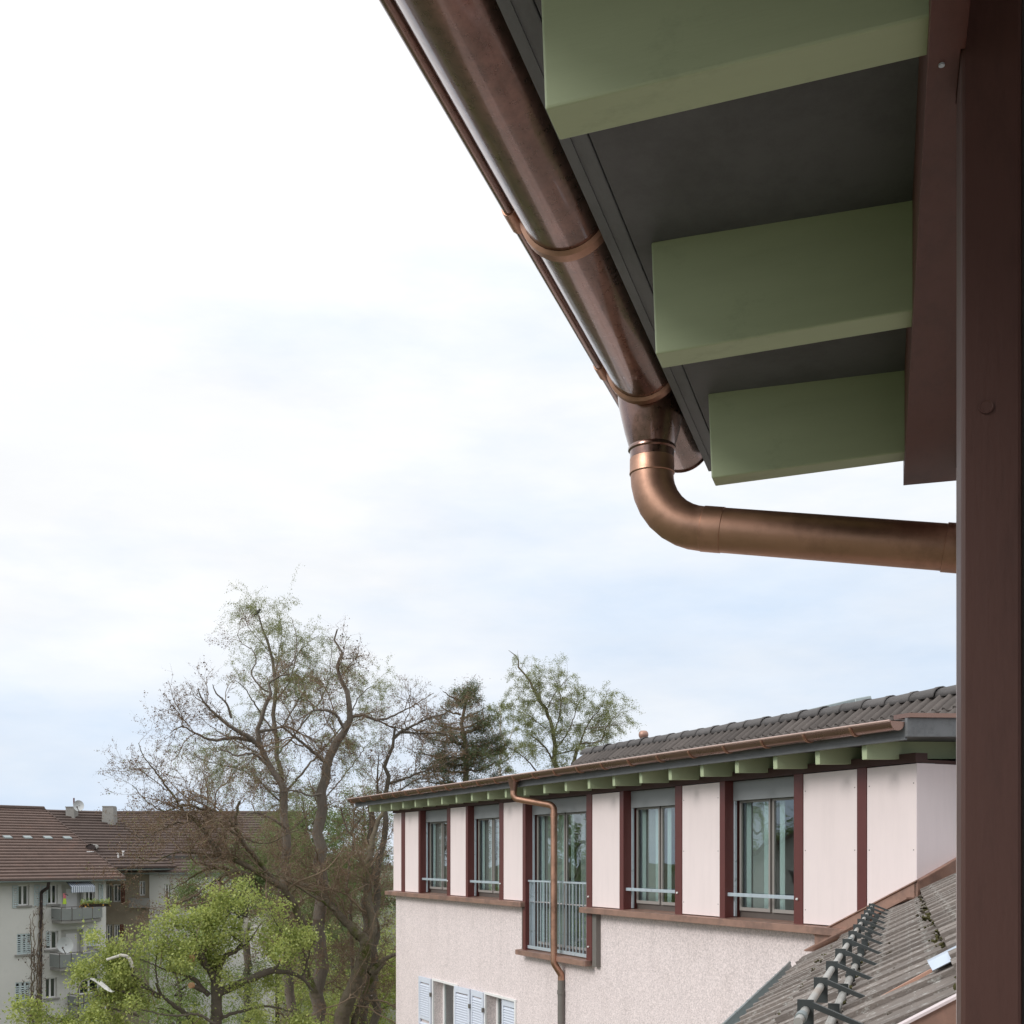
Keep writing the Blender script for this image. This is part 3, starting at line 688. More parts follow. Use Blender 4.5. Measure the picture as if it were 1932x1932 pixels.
# ================================================================== APARTMENT BLOCKS (far left)
dA = Vector((.6697, .7426, 0)); pA = Vector((-27.2, 62, 0)) + dA * 6.05
blkA = thing('apartment_block', 'grey rendered apartment block with corner balconies, pale shutters and brown roof', 'apartment block', (pA.x, pA.y, 0), math.atan2(-dA.y, -dA.x))
blkA['survey'] = 1
nA = Vector((.7426, -.6697, 0))
def fx(px, off=0.):            # photo column -> distance along block A's front, off metres in front of it
    kk = (px - 966) / F; o = pA + nA * off
    return (o.x - kk * o.y) / (dA.x - kk * dA.y)
def fz(px, py, off=0.):
    x = fx(px, off); y = pA.y + nA.y * off - dA.y * x; return (1614 - py) / F * y
S1 = .2625; X1 = lambda X: X * S1; Y1 = lambda Y: 1431.4 + Y * S1
wins = []
def win_rect(X0, X1_, Ya, Yb): 
    a, b = fx(X1(X1_)), fx(X1(X0)); zc_ = (X1(X0) + X1(X1_)) / 2
    return (min(a, b), max(a, b), fz(zc_, Y1(Yb)), fz(zc_, Y1(Ya)))
rects = {'t1': win_rect(132, 212, 908, 1055), 't2': win_rect(345, 416, 905, 1045), 'm1': win_rect(122, 226, 1258, 1405), 'b1': win_rect(110, 216, 1605, 1760),
         'm2': win_rect(332, 420, 1240, 1370), 'b2': win_rect(330, 410, 1575, 1720), 'rt': win_rect(620, 682, 900, 1030), 'rm': win_rect(640, 692, 1212, 1345), 'rb': win_rect(576, 720, 1545, 1690)}
LOG = [(fx(X1(600)), fx(X1(446)), fz(X1(500), Y1(1072)) - .6, fz(X1(500), Y1(905))), (fx(X1(600)), fx(X1(440)), fz(X1(500), Y1(1395)) - .6, fz(X1(500), Y1(1228)))]
part('wall', wall_open(0, 16, -CZ, -1.0, 0, list(rects.values()) + LOG, .35), old_wall, blkA)
part('wall', MB().quad((0, 0, -CZ), (0, -10, -CZ), (0, -10, 1.5), (0, 0, -1.0)), old_wall, blkA)
part('wall', MB().quad((16, 0, -CZ), (16, -10, -CZ), (16, -10, 1.5), (16, 0, -1.0)), old_wall, blkA)
part('interior', MB().quad((0, -1.6, -CZ), (16, -1.6, -CZ), (16, -1.6, -1), (0, -1.6, -1)), room_m, blkA)
for a, b, c, d in LOG:
    part('balcony_door', MB().box(a + .2, a + .85, -.37, -.35, c, d - .25), white_paint, blkA)
    part('loggia_wall', MB().box(a - .1, b + .1, -.44, -.38, c - .2, d + .1), white_wall, blkA)
    part('balcony_window', MB().box(b - .95, b - .60, -.375, -.36, c + .7, d - .3), frame_dark, blkA)
slat_far = MB().hexa([(0, -.012, 0), (1, -.012, 0), (1, .012, -.03), (0, .012, -.03), (0, -.012, .012), (1, -.012, .012), (1, .012, -.018), (0, .012, -.018)]).mesh('slat', aqua_shutter)
def far_window(rc, leaves=2, closed=False, par=blkA, shm=aqua_shutter):
    a, b, c, d = rc; y = -.18
    f = MB().box(a, b, y - .04, y, c, c + .07).box(a, b, y - .04, y, d - .07, d).box(a, a + .07, y - .04, y, c + .07, d - .07).box(b - .07, b, y - .04, y, c + .07, d - .07)
    f.box((a + b) / 2 - .05, (a + b) / 2 + .05, y - .04, y, c + .07, d - .07)
    wr = part('window', f, white_paint, par)
    part('pane', MB().box(a + .07, b - .07, y - .03, y - .02, c + .07, d - .07), glass_far, wr)
    part('sill', MB().box(a - .12, b + .12, -.02, .10, c - .10, c - .002), concrete, wr)
    if closed: far_shutter(a, b, c, d, .02 - .08, 3, par, shm)
    return wr
def far_shutter(a, b, c, d, y, n=1, par=blkA, shm=aqua_shutter):
    wd = (b - a) / n
    for i in range(n):
        x0, x1 = a + i * wd + .005, a + (i + 1) * wd - .005
        fb = MB().box(x0, x0 + .05, y, y + .04, c, d).box(x1 - .05, x1, y, y + .04, c, d).box(x0 + .05, x1 - .05, y, y + .04, c, c + .06).box(x0 + .05, x1 - .05, y, y + .04, d - .06, d)
        k_ = int((d - c - .14) / .115)
        for q in range(k_):
            z = c + .10 + q * .115
            fb.hexa([(x0 + .05, y + .002, z + .03), (x1 - .05, y + .002, z + .03), (x1 - .05, y + .036, z - .01), (x0 + .05, y + .036, z - .01), (x0 + .05, y + .002, z + .045), (x1 - .05, y + .002, z + .045), (x1 - .05, y + .036, z + .005), (x0 + .05, y + .036, z + .005)])
        part('shutter', fb, shm, par)
far_window(rects['t1']); far_window(rects['t2'])
far_window(rects['m1'], closed=True); far_window(rects['b1'], closed=True)
far_window(rects['m2']); far_window(rects['b2']); far_window(rects['rt']); far_window(rects['rm'], closed=True); far_window(rects['rb'])
for X0, X1_, Ya, Yb in ((88, 131, 912, 1072), (244, 284, 908, 1060), (300, 343, 915, 1055), (708, 740, 895, 1030), (330, 358, 1240, 1345)):
    a, b, c, d = win_rect(X0, X1_, Ya, Yb); far_shutter(a, b, c, d, .015)
# stepped tile courses on a roof plane: w0 lower edge .. w1 upper
def courses(mb, x0, x1, yl, zl, yu, zu, n, xs0=None, xs1=None):
    for i in range(n):
        t0, t1 = i / n, (i + 1) / n
        ya, za = yl + (yu - yl) * t0, zl + (zu - zl) * t0; yb_, zb_ = yl + (yu - yl) * t1, zl + (zu - zl) * t1
        jit = [0, 0]
        mb.quad((x0, ya, za + .10), (x1, ya, za + .10), (x1, yb_, zb_ + .01), (x0, yb_, zb_ + .01))
        mb.quad((x0, ya, za - .02), (x1, ya, za - .02), (x1, ya, za + .10), (x0, ya, za + .10))
ra = MB(); courses(ra, -.75, 16.5, .75, -1.32, -9.0, 2.88, 25)
ra.quad((-.75, -9, 2.89), (16.5, -9, 2.89), (16.5, -18, -1.3), (-.75, -18, -1.3))
ra.quad((-.75, .75, -1.42), (16.5, .75, -1.42), (16.5, -.02, -1.10), (-.75, -.02, -1.10))
part('roof', ra, old_tile, blkA)
part('ridge', MB().tube([(-.75, -9, 2.93), (16.5, -9, 2.93)], .15, 8), old_tile2, blkA)
part('verge_trim', MB().hexa([(-.80, .75, -1.46), (-.755, .75, -1.46), (-.755, -9, 2.75), (-.80, -9, 2.75), (-.80, .75, -1.22), (-.755, .75, -1.22), (-.755, -9, 2.98), (-.80, -9, 2.98)]), old_tile2, blkA)
part('gutter', MB().arc_x(.83, -1.36, .085, .01, -.75, 16.5, k=8), zinc, blkA)
# balconies
def balcony(px0, px1, pxm, ytop, ybot, par=blkA):
    """front sheet from px0 to pxm, then a darker return towards the wall"""
    a0 = fx(X1(px0), 1.1); a1 = fx(X1(px1), .3); zt = fz(X1(pxm), Y1(ytop), 1.0); zb_ = fz(X1(pxm), Y1(ybot), 1.0)
    am = fx(X1(pxm), 1.1)
    b = part('balcony', MB().hexa([(a1, 0, zb_ - .14), (am, 1.1, zb_ - .14), (a0, 1.1, zb_ - .14), (a0, 0, zb_ - .14), (a1, 0, zb_), (am, 1.1, zb_), (a0, 1.1, zb_), (a0, 0, zb_)]), concrete, par)
    pts_ = [(a0, 0), (a0, 1.1), (am, 1.1), (a1, .05)]
    for i in range(3):
        (xa, ya), (xb, yb_) = pts_[i], pts_[i + 1]; n = Vector((yb_ - ya, xa - xb, 0)).normalized() * .03
        part('parapet_sheet', MB().hexa([(xa, ya, zb_ + .05), (xb, yb_, zb_ + .05), (xb + n.x, yb_ + n.y, zb_ + .05), (xa + n.x, ya + n.y, zb_ + .05), (xa, ya, zt), (xb, yb_, zt), (xb + n.x, yb_ + n.y, zt), (xa + n.x, ya + n.y, zt)]), balc_m, b)
    for q in ((a0, 1.1), (am, 1.1), ((a0 + am) / 2, 1.12), ((am + a1) / 2, .6)):
        part('rail_post', MB().box(q[0] - .02, q[0] + .02, q[1] - .03, q[1] + .02, zb_, zt + .06), frame_dark, b)
    part('handrail', MB().tube([(a0, 0, zt + .10), (a0, 1.1, zt + .10), (am, 1.1, zt + .10), (a1, .05, zt + .10)], .025, 6), frame_dark, b)
    return zt, a0, am
zt1, a01, am1 = balcony(442, 748, 590, 1075, 1160)
zt2, a02, am2 = balcony(430, 742, 590, 1400, 1495)
balcony(560, 735, 640, 1705, 1815)
# awnings
a, b, c, d = win_rect(455, 626, 893, 922)
part('awning', MB().hexa([(a, .0, c + .45), (b, 0, c + .45), (b, .9, c), (a, .9, c), (a, 0, c + .48), (b, 0, c + .48), (b, .9, c + .04), (a, .9, c + .04)]).quad((a, .905, c - .28), (b, .905, c - .28), (b, .905, c + .03), (a, .905, c + .03)), stripe_m, blkA)
a, b, c, d = win_rect(580, 722, 1840, 1880)
part('awning', MB().hexa([(a, .0, c + .65), (b, 0, c + .65), (b, 1.1, c), (a, 1.1, c), (a, 0, c + .68), (b, 0, c + .68), (b, 1.1, c + .04), (a, 1.1, c + .04)]), stripe_m, blkA)
# brown downpipe of the block
xd = fx(X1(290)); ztop = fz(X1(340), Y1(880), .6)
part('downpipe', MB().tube(pipe_path([(fx(X1(352), .8), .8, -1.4), (fx(X1(345), .7), .7, -1.75), (xd, .12, -2.0), (xd + .10, .12, -11.5)], .15), .085, 10), brown_pipe, blkA, smooth=True)
# chimneys, roof windows
def roof_pt_A(px, w_):      # point on roof A at photo column px, w_ metres behind the eave wall
    kk = (px - 966) / F; o = pA + nA * (-w_); x = (o.x - kk * o.y) / (dA.x - kk * dA.y); return x
for i, X in enumerate((50, 195, 340, 480)):
    x = roof_pt_A(X1(X), 4.6); zr = -1.32 + (4.6 + .75) / 9.75 * 4.2
    part('roof_light', MB().hexa([(x - .22, -4.7, zr + .09), (x + .22, -4.7, zr + .09), (x + .22, -4.35, zr - .04), (x - .22, -4.35, zr - .04), (x - .22, -4.7, zr + .17), (x + .22, -4.7, zr + .17), (x + .22, -4.35, zr + .05), (x - .22, -4.35, zr + .05)]), zinc, blkA)

# --- second block: set back part and wing facing the camera
blkB = thing('apartment_wing', 'older apartment wing with shaded beige and white walls behind the bare tree', 'apartment block', (-14, 71, 0), math.pi)
blkB['survey'] = 1
def bx(px, off=0.): return -14 - (px - 966) / F * (71 - off)
def bz(py, off=0.): return (1614 - py) / F * (71 - off)
Bw = []
for px0, px1, ya, yb_ in ((199, 211, 1668, 1702), (213, 228, 1668, 1702), (262, 274, 1662, 1690), (200, 212, 1744, 1776), (214, 226, 1744, 1776), (200, 212, 1820, 1852), (214, 226, 1822, 1854), (311, 324, 1668, 1698), (372, 400, 1690, 1730), (410, 430, 1680, 1725), (450, 470, 1690, 1730), (372, 400, 1775, 1815), (340, 355, 1760, 1800)):
    Bw.append((bx(px1), bx(px0), bz(yb_), bz(ya)))
part('wall', wall_open(bx(284), bx(190), -CZ, -.82, 0, Bw[:7], .2), shaded_wall, blkB)
part('wall', wall_open(bx(520), bx(283), -CZ, -.88, .12, Bw[7:], .2), white_wall, blkB)
part('interior', MB().quad((bx(520), -1.2, -CZ), (bx(190), -1.2, -CZ), (bx(190), -1.2, 0), (bx(520), -1.2, 0)), dark_in, blkB)
for i, (a, b, c, d) in enumerate(Bw):
    y = (.12 if i > 6 else 0) - .14
    wr = part('window', MB().box(a, b, y - .04, y, c, c + .08).box(a, b, y - .04, y, d - .08, d).box(a, a + .08, y - .04, y, c + .08, d - .08).box(b - .08, b, y - .04, y, c + .08, d - .08).box((a + b) / 2 - .04, (a + b) / 2 + .04, y - .04, y, c + .08, d - .08), white_paint, blkB)
    part('pane', MB().box(a + .08, b - .08, y - .03, y - .02, c + .08, d - .08), glass_far, wr)
for px0, px1, ya, yb_ in ((229, 236, 1668, 1703), (196, 200, 1668, 1703), (227, 234, 1744, 1777), (196, 200, 1744, 1777), (227, 236, 1820, 1856), (196, 200, 1820, 1856)):
    far_shutter(bx(px1), bx(px0), bz(yb_), bz(ya), .02, 1, blkB, red_shutter)
part('balcony', MB().box(bx(284), bx(248), 0, .5, bz(1712), bz(1694)), concrete, blkB); part('balcony', MB().box(bx(284), bx(248), 0, .6, bz(1805), bz(1788)), concrete, blkB)
rb = MB(); courses(rb, bx(520), bx(60), .5, -1.0, -8.6, 2.86, 22); rb.quad((bx(520), -8.6, 2.87), (bx(60), -8.6, 2.87), (bx(60), -17, -1), (bx(520), -17, -1))
part('roof', rb, old_tile2, blkB)
part('ridge', MB().tube([(bx(520), -8.6, 2.9), (bx(100), -8.6, 2.9)], .14, 8), old_tile2, blkB)
part('gutter', MB().arc_x(.58, -1.06, .08, .01, bx(520), bx(200), k=8), zinc, blkB)
# set-back roof of the first block joining the wing
rs = MB()
courses(rs, -5.2, -.70, -1.0, -.72, -9.0, 2.88, 20)
rs.quad((-5.2, -9, 2.88), (-.7, -9, 2.88), (-.7, -17, -.7), (-5.2, -17, -.7))
part('rear_roof', rs, old_tile2, blkA)
part('rear_gutter', MB().arc_x(-.93, -.80, .08, .01, -5.2, -.75, k=8), zinc, blkA)
def on_photo(name, label, cat, px, py, d): return thing(name, label, cat, at(px, py, d))
ch = on_photo('chimney', 'short grey chimney with a satellite dish fixed to it', 'chimney', 136, 1534, 73.5); ch['group'] = 'chimneys on the brown roofs'
part('stack', MB().box(-.27, .27, -.34, .34, -.9, .34), concrete, ch); part('cap', MB().box(-.30, .30, -.37, .37, .34, .40), concrete, ch)
part('flue', MB().tube([(.12, 0, .5), (.12, 0, .95)], .05, 8), red_brown, ch)
ch2 = on_photo('chimney', 'broad plain concrete chimney at the roof valley', 'chimney', 207, 1534, 74.5); ch2['group'] = 'chimneys on the brown roofs'
part('stack', MB().hexa([(-.40, -.4, -1.2), (.40, -.4, -1.2), (.40, .4, -1.2), (-.40, .4, -1.2), (-.34, -.35, .38), (.34, -.35, .38), (.34, .35, .38), (-.34, .35, .38)]), concrete, ch2)
part('cap', MB().box(-.36, .30, -.37, .37, .38, .44), concrete, ch2)
def dish(label, px, py, d, r, rz=0.):
    o = on_photo('satellite_dish', label, 'satellite dish', px, py, d); o.rotation_euler = (R(4), 0, rz); o['group'] = 'satellite dishes'
    pr = [(0, .12 * r)] + [(r * t, .12 * r - .30 * r * t * t) for t in (.25, .5, .75, .92)] + [(r, -.17 * r), (r, -.15 * r)] + [(r * t, .16 * r - .30 * r * t * t) for t in (.75, .4, 0)]
    part('reflector', MB().lathe(pr, k=24, axis='y'), dish_m, o, smooth=True)
    part('feed_arm', MB().tube([(0, -.1 * r, -r), (0, -r, -.25 * r)], .025, 6), frame_dark, o)
    part('receiver', MB().tube([(0, -r, -.25 * r), (0, -.85 * r, -.15 * r)], .05, 8), frame_dark, o)
    part('mount', MB().tube([(0, .1 * r, 0), (0, .35, -.15), (0, .4, -r)], .03, 6), frame_dark, o)
dish('grey satellite dish on the ridge beside the short chimney', 149, 1520, 73, .34)
dish('large round satellite dish on the middle balcony', 124, 1783, 62.5, .44)
# roof ventilator and small caps
hv = on_photo('roof_hood', 'small half open hood ventilator on the brown roof', 'ventilator', 175, 1598, 69.3)
hb = MB()
for yy, s_ in ((-.35, 1.), (.5, .55)):
    for i in range(9):
        a = R(180 * i / 8); hb.v.append((.33 * s_ * math.cos(a), yy, .30 * s_ * math.sin(a) - .12 - (0 if yy < 0 else -.12)))
hb.f += [(i, i + 1, i + 10, i + 9) for i in range(8)]
part('hood', hb, concrete, hv); part('opening', MB().box(-.26, .26, -.30, -.27, -.12, .12), brown_pipe, hv)
part('apron', MB().box(-.2, .25, -.75, -.4, -.30, -.26), white_paint, hv)
for px, py, lb in ((274, 1612, 'left of two small white vent caps low on the dark roof'), (285, 1608, 'right of two small white vent caps low on the dark roof')):
    o = on_photo('vent_cap', lb, 'vent cap', px * .815 + 0, py, 68.3); o['group'] = 'small roof vent caps'
    part('cap', MB().lathe([(0, .09), (.08, .08), (.10, .04), (.05, .03), (.05, -.2)], k=10), white_paint, o)
# things on the balconies
go_ = on_photo('hanging_cloth', 'red, pink and lime cloth hanging at the left end of the top balcony', 'cloth', 122, 1690, 62.9)
go_.scale = (.6, .6, .6)
part('lime_cloth', MB().hexa([(-.18, -.02, -.75), (.16, -.02, -.75), (.16, .05, -.75), (-.18, .05, -.75), (-.10, -.02, -.25), (.12, -.02, -.25), (.12, .05, -.25), (-.10, .05, -.25)]), leafmat('lime_cloth', (.45, .62, .05), (.5, .65, .08)), go_)
part('pink_cloth', MB().hexa([(-.12, -.02, -.25), (.12, -.02, -.25), (.12, .05, -.25), (-.12, .05, -.25), (-.14, -.02, .20), (.10, -.02, .24), (.10, .05, .24), (-.14, .05, .20)]), leafmat('pink_cloth', (.5, .12, .16), (.55, .18, .2)), go_)
part('dark_cloth', MB().hexa([(0, -.04, .12), (.30, -.04, -.02), (.30, .0, -.02), (0, .0, .12), (.0, -.04, .24), (.32, -.04, .08), (.32, .0, .08), (0, .0, .24)]), dark_in, go_)

fb_ = on_photo('flower_box', 'flower box with green and orange plants on the top balcony rail', 'flower box', 180, 1711, 63.2); fb_.rotation_euler = (0, 0, R(48))
part('trough', MB().hexa([(-.75, -.10, 0), (.75, -.10, 0), (.75, .10, 0), (-.75, .10, 0), (-.80, -.13, .16), (.80, -.13, .16), (.80, .13, .16), (-.80, .13, .16)]), brown_pipe, fb_)
for nm_, mm_, n_, zz_, sd_ in (('leaves', leaf_mid, 260, .25, 3), ('flowers', leafmat('orange_petal', (.55, .24, .03), (.6, .4, .08)), 70, .16, 4)):
    r_ = random.Random(sd_); mb = MB()
    for _ in range(n_):
        c = Vector((r_.uniform(-.85, .85), r_.gauss(0, .12), zz_ + r_.gauss(0, .08))); u_ = Vector((r_.gauss(0, 1), r_.gauss(0, 1), r_.gauss(0, 1))).normalized() * .07; v_ = u_.orthogonal().normalized() * .05
        mb.quad(c - u_, c + v_, c + u_, c - v_)
    part(nm_, mb, mm_, fb_, kind='stuff')

# ================================================================== TREES
def resample(P, R_, K, rng, wob=.02):
    P = np.asarray(P, float); n = len(P)
    if n == 2: P = np.array([P[0], (P[0] + P[1]) / 2, P[1]]); R_ = [R_[0], (R_[0] + R_[1]) / 2, R_[1]]; n = 3
    R_ = np.asarray(R_, float)
    seg = np.linalg.norm(np.diff(P, axis=0), axis=1); s = np.concatenate([[0], np.cumsum(seg)]); t = np.linspace(0, s[-1], K)
    # Catmull-Rom
    m = np.gradient(P, s, axis=0); o = np.zeros((K, 3))
    idx = np.clip(np.searchsorted(s, t, side='right') - 1, 0, n - 2); h = s[idx + 1] - s[idx]; u = (t - s[idx]) / h
    u = u[:, None]; h = h[:, None]
    o = (2 * u**3 - 3 * u**2 + 1) * P[idx] + (u**3 - 2 * u**2 + u) * h * m[idx] + (-2 * u**3 + 3 * u**2) * P[idx + 1] + (u**3 - u**2) * h * m[idx + 1]
    w_ = rng.normal(0, 1, (K, 3)) * wob * s[-1] / K; w_[0] = 0
    return o + w_, np.interp(t, s, R_)
def norm(a): return a / np.maximum(np.linalg.norm(a, axis=-1, keepdims=True), 1e-9)
def spawn(P, R_, per_m, ln, ang, rng, K=4, jit=.25, trop=0., rk=.012, tmin=.15, short=.5, rmax=.6, flat=0.):
    L = np.linalg.norm(np.diff(P, axis=1), axis=2).sum(1); n = rng.poisson(per_m * L * (1 - tmin))
    par = np.repeat(np.arange(len(P)), n); N_ = len(par)
    if N_ == 0: return np.zeros((0, K, 3)), np.zeros((0, K))
    t = rng.uniform(tmin, 1, N_); kk = P.shape[1] - 1; f_ = t * kk; i = np.minimum(f_.astype(int), kk - 1); u = (f_ - i)[:, None]
    b = P[par, i] * (1 - u) + P[par, i + 1] * u; tan = norm(P[par, i + 1] - P[par, i]); r = R_[par, i] * (1 - u[:, 0]) + R_[par, i + 1] * u[:, 0]
    q = rng.normal(0, 1, (N_, 3)); q[:, 2] *= (1 - flat); q = norm(q - tan * (q * tan).sum(1, keepdims=True))
    a = np.radians(rng.uniform(ang[0], ang[1], N_))[:, None]; d = norm(tan * np.cos(a) + q * np.sin(a))
    l = rng.uniform(ln[0], ln[1], N_) * (1 - short * t); st = (l / (K - 1))[:, None]
    o = np.zeros((N_, K, 3)); o[:, 0] = b
    for k_ in range(1, K):
        d = norm(d + rng.normal(0, jit, (N_, 3)) + np.array([0, 0, trop]))
        o[:, k_] = o[:, k_ - 1] + d * st
    r0_ = np.minimum(rmax * r, rk * l + .0032)
    return o, r0_[:, None] * np.linspace(1, .42, K)[None]
def tubes(P, R_, k):
    if len(P) == 0: return np.zeros((0, 3)), np.zeros((0, 4), int)
    M_, K, _ = P.shape
    T = norm(np.gradient(P, axis=1)); mean = norm(P[:, -1] - P[:, 0]); ref = np.eye(3)[np.argmin(np.abs(mean), axis=1)]
    U = norm(np.cross(T, ref[:, None, :])); V = np.cross(T, U)
    a = np.arange(k) * 2 * np.pi / k
    v = P[:, :, None] + R_[:, :, None, None] * (np.cos(a)[None, None, :, None] * U[:, :, None] + np.sin(a)[None, None, :, None] * V[:, :, None])
    base = (np.arange(M_) * K * k)[:, None, None]; i = (np.arange(K - 1) * k)[None, :, None]; j = np.arange(k)[None, None]; j2 = (j + 1) % k
    f = np.stack([base + i + j, base + i + j2, base + i + k + j2, base + i + k + j], -1).reshape(-1, 4)
    return v.reshape(-1, 3), f
def leaves(P, n, size, rng, spread=.05, droop=0., asp=.6, tmin=.0):
    M_, K, _ = P.shape
    if M_ == 0 or n == 0: return np.zeros((0, 3)), np.zeros((0, 4), int)
    par = rng.integers(0, M_, n); t = rng.uniform(tmin, 1, n) * (K - 1); i = np.minimum(t.astype(int), K - 2); u = (t - i)[:, None]
    c = P[par, i] * (1 - u) + P[par, i + 1] * u + rng.normal(0, spread, (n, 3))
    d = norm(rng.normal(0, 1, (n, 3)) + np.array([0, 0, -droop])); s = norm(np.cross(d, rng.normal(0, 1, (n, 3)))); l = rng.uniform(size[0], size[1], n)[:, None]
    nn = np.cross(d, s)
    v = np.stack([c, c + d * l * .45 + s * l * asp * .5 + nn * l * .08, c + d * l, c + d * l * .45 - s * l * asp * .5 + nn * l * .08], 1)
    return v.reshape(-1, 3), np.arange(4 * n).reshape(-1, 4)
def npmesh(name, vf, m, parent, origin, smooth=True, kind=None):
    vs, fs, off = [], [], 0
    for v, f in vf:
        if len(v) == 0: continue
        vs.append(v); fs.append(f + off); off += len(v)
    if not vs: return None
    v = np.concatenate(vs) - np.asarray(origin); f = np.concatenate(fs).astype(np.int32)
    me = bpy.data.meshes.new(name); me.vertices.add(len(v)); me.vertices.foreach_set('co', v.astype(np.float32).ravel())
    me.loops.add(f.size); me.loops.foreach_set('vertex_index', f.ravel()); me.polygons.add(len(f))
    me.polygons.foreach_set('loop_start', np.arange(len(f), dtype=np.int32) * 4)
    me.update(calc_edges=True); me.materials.append(m)
    me.polygons.foreach_set('use_smooth', np.full(len(f), smooth)); 
    o = bpy.data.objects.new(name, me); col.objects.link(o); o.parent = parent
    if kind: o['kind'] = kind
    return o
z2 = lambda X, Y: (204.5 + X * .31754, 1104.2 + Y * .31754)
z3 = lambda X, Y: (204.5 + X * .29636, 1513.2 + Y * .29636)
z4 = lambda X, Y: (654.4 + X * .3387, 1186 + Y * .3387)
z1 = lambda X, Y: (X * .26249, 1431.4 + Y * .26249)
def limb(f, pts, d, r, dd=0.):
    n = len(pts); out_ = []
    for i, p in enumerate(pts): q = f(*p); out_.append(tuple(at(q[0], q[1], d + dd * i / max(1, n - 1))))
    return out_, list(np.linspace(r[0], r[1], n))
def tree(name, label, cat, base, limbs, lv, leaf, tm_, bm_, seed, group=None, K=40):
    """limbs: traced trunk and boughs; lv: branch orders; leaf: leaf layers"""
    rng = np.random.default_rng(seed)
    root = thing(name, label, cat, base, group=group or {'bare_tree': 'bare trees beyond the white house', 'leafy_tree': 'soft green background trees', 'garden_tree': 'trees behind the gabled house'}.get(name))
    big = [resample(p, r, K, rng, .15) for p, r in limbs]
    P = np.stack([b[0] for b in big]); Rr = np.stack([b[1] for b in big])
    npmesh('trunk', [tubes(P, Rr, 9)], tm_, root, base)
    acc, prev, levels = [], (P, Rr), [(P, Rr)]
    for q in lv:
        src = levels[q.get('src', -1)] if 'src' in q else prev
        q = {k_: v_ for k_, v_ in q.items() if k_ != 'src'}
        kk = q.pop('k', 3)
        prev = spawn(src[0], src[1], rng=rng, **q); levels.append(prev); acc.append(tubes(prev[0], prev[1], kk))
    npmesh('branches', acc, bm_, root, base, kind='stuff')
    for q in leaf:
        npmesh(q['name'], [leaves(levels[i][0], n, q['size'], rng, q.get('spread', .05), q.get('droop', 0), q.get('asp', .6)) for i, n in q['n']], q['m'], root, base, False, 'stuff')
    return root, levels
def foot(px, d): 
    p = at(px, 1614, d); return (p.x, p.y, 0)

# --- A: large bare tree with long boughs reaching left
A_l = [limb(z3, [(1470, 1500), (1500, 1330), (1560, 1180), (1620, 1000), (1640, 900), (1600, 840)], 29, (0.211, 0.136)),
       limb(z3, [(1600, 860), (1530, 780), (1440, 690), (1370, 600), (1250, 530), (1130, 480), (1040, 400)], 29, (0.124, 0.037), 1),
       limb(z3, [(1640, 930), (1680, 800), (1650, 600), (1655, 350), (1690, 200), (1760, 30)], 29, (0.124, 0.050), 1),
       limb(z3, [(1330, 1250), (1250, 1050), (1240, 900), (1290, 830)], 29.5, (0.112, 0.093)),
       limb(z3, [(1300, 900), (1250, 800), (1170, 640), (1110, 545), (1000, 480), (850, 390), (730, 340), (680, 290), (620, 180), (520, 90)], 28.5, (0.105, 0.028), -1.5),
       limb(z2, [(640, 1600), (560, 1450), (440, 1330), (350, 1200), (280, 1110), (215, 1030), (180, 940)], 27.2, (0.037, 0.007), -1),
       limb(z3, [(1110, 545), (1000, 440), (930, 340), (870, 270), (820, 190), (815, 100), (830, 0)], 28.3, (0.074, 0.031), -1),
       limb(z2, [(760, 1450), (700, 1370), (560, 1330), (440, 1310), (330, 1340), (250, 1300), (140, 1190)], 27.5, (0.037, 0.007), -1),
       limb(z2, [(765, 1480), (640, 1420), (430, 1410), (310, 1450), (200, 1500), (90, 1440)], 27.6, (0.028, 0.006), -1.2),
       limb(z2, [(660, 1610), (520, 1590), (400, 1590), (250, 1640), (150, 1600)], 27.8, (0.028, 0.006), -1.2),
       limb(z3, [(980, 560), (900, 470), (800, 440), (700, 490), (560, 590), (430, 660), (330, 740)], 28, (0.068, 0.012), -1.5),
       limb(z3, [(830, 455), (720, 420), (600, 440), (500, 500), (400, 560)], 28, (0.043, 0.009), -1),
       limb(z2, [(780, 1480), (850, 1520), (960, 1530), (1060, 1480), (1160, 1440)], 28.2, (0.025, 0.007), 0),
       limb(z3, [(1660, 1090), (1720, 1030), (1800, 980), (1850, 960)], 29, (0.081, 0.037), .5),
       limb(z3, [(1560, 1413), (1620, 1250), (1700, 1090), (1760, 1020)], 29.2, (0.087, 0.050), .5),
       limb(z3, [(1440, 690), (1400, 660), (1240, 560), (1090, 480), (960, 430)], 28.6, (0.037, 0.012), -1)]
tree('bare_tree', 'large leafless tree with long crooked mossy boughs reaching left over the roofs', 'tree', foot(640, 29), A_l,
     [dict(per_m=3.8, ln=(.7, 2.7), ang=(30, 75), K=9, jit=.26, trop=.02, rk=.0125, k=5, tmin=.10, short=.68),
      dict(per_m=8.5, ln=(.35, 1.5), ang=(25, 70), K=6, jit=.28, trop=.04, rk=.007),
      dict(per_m=12.0, ln=(.12, .50), ang=(25, 65), K=3, jit=.25, trop=.08, rk=.010)],
     [dict(name='seed_clusters', m=leaf_brown, size=(.02, .045), n=[(3, 36000)], spread=.02), dict(name='buds', m=leaf_mid, size=(.02, .04), n=[(3, 2500)], spread=.03)], bark_moss, twig_m, 11)
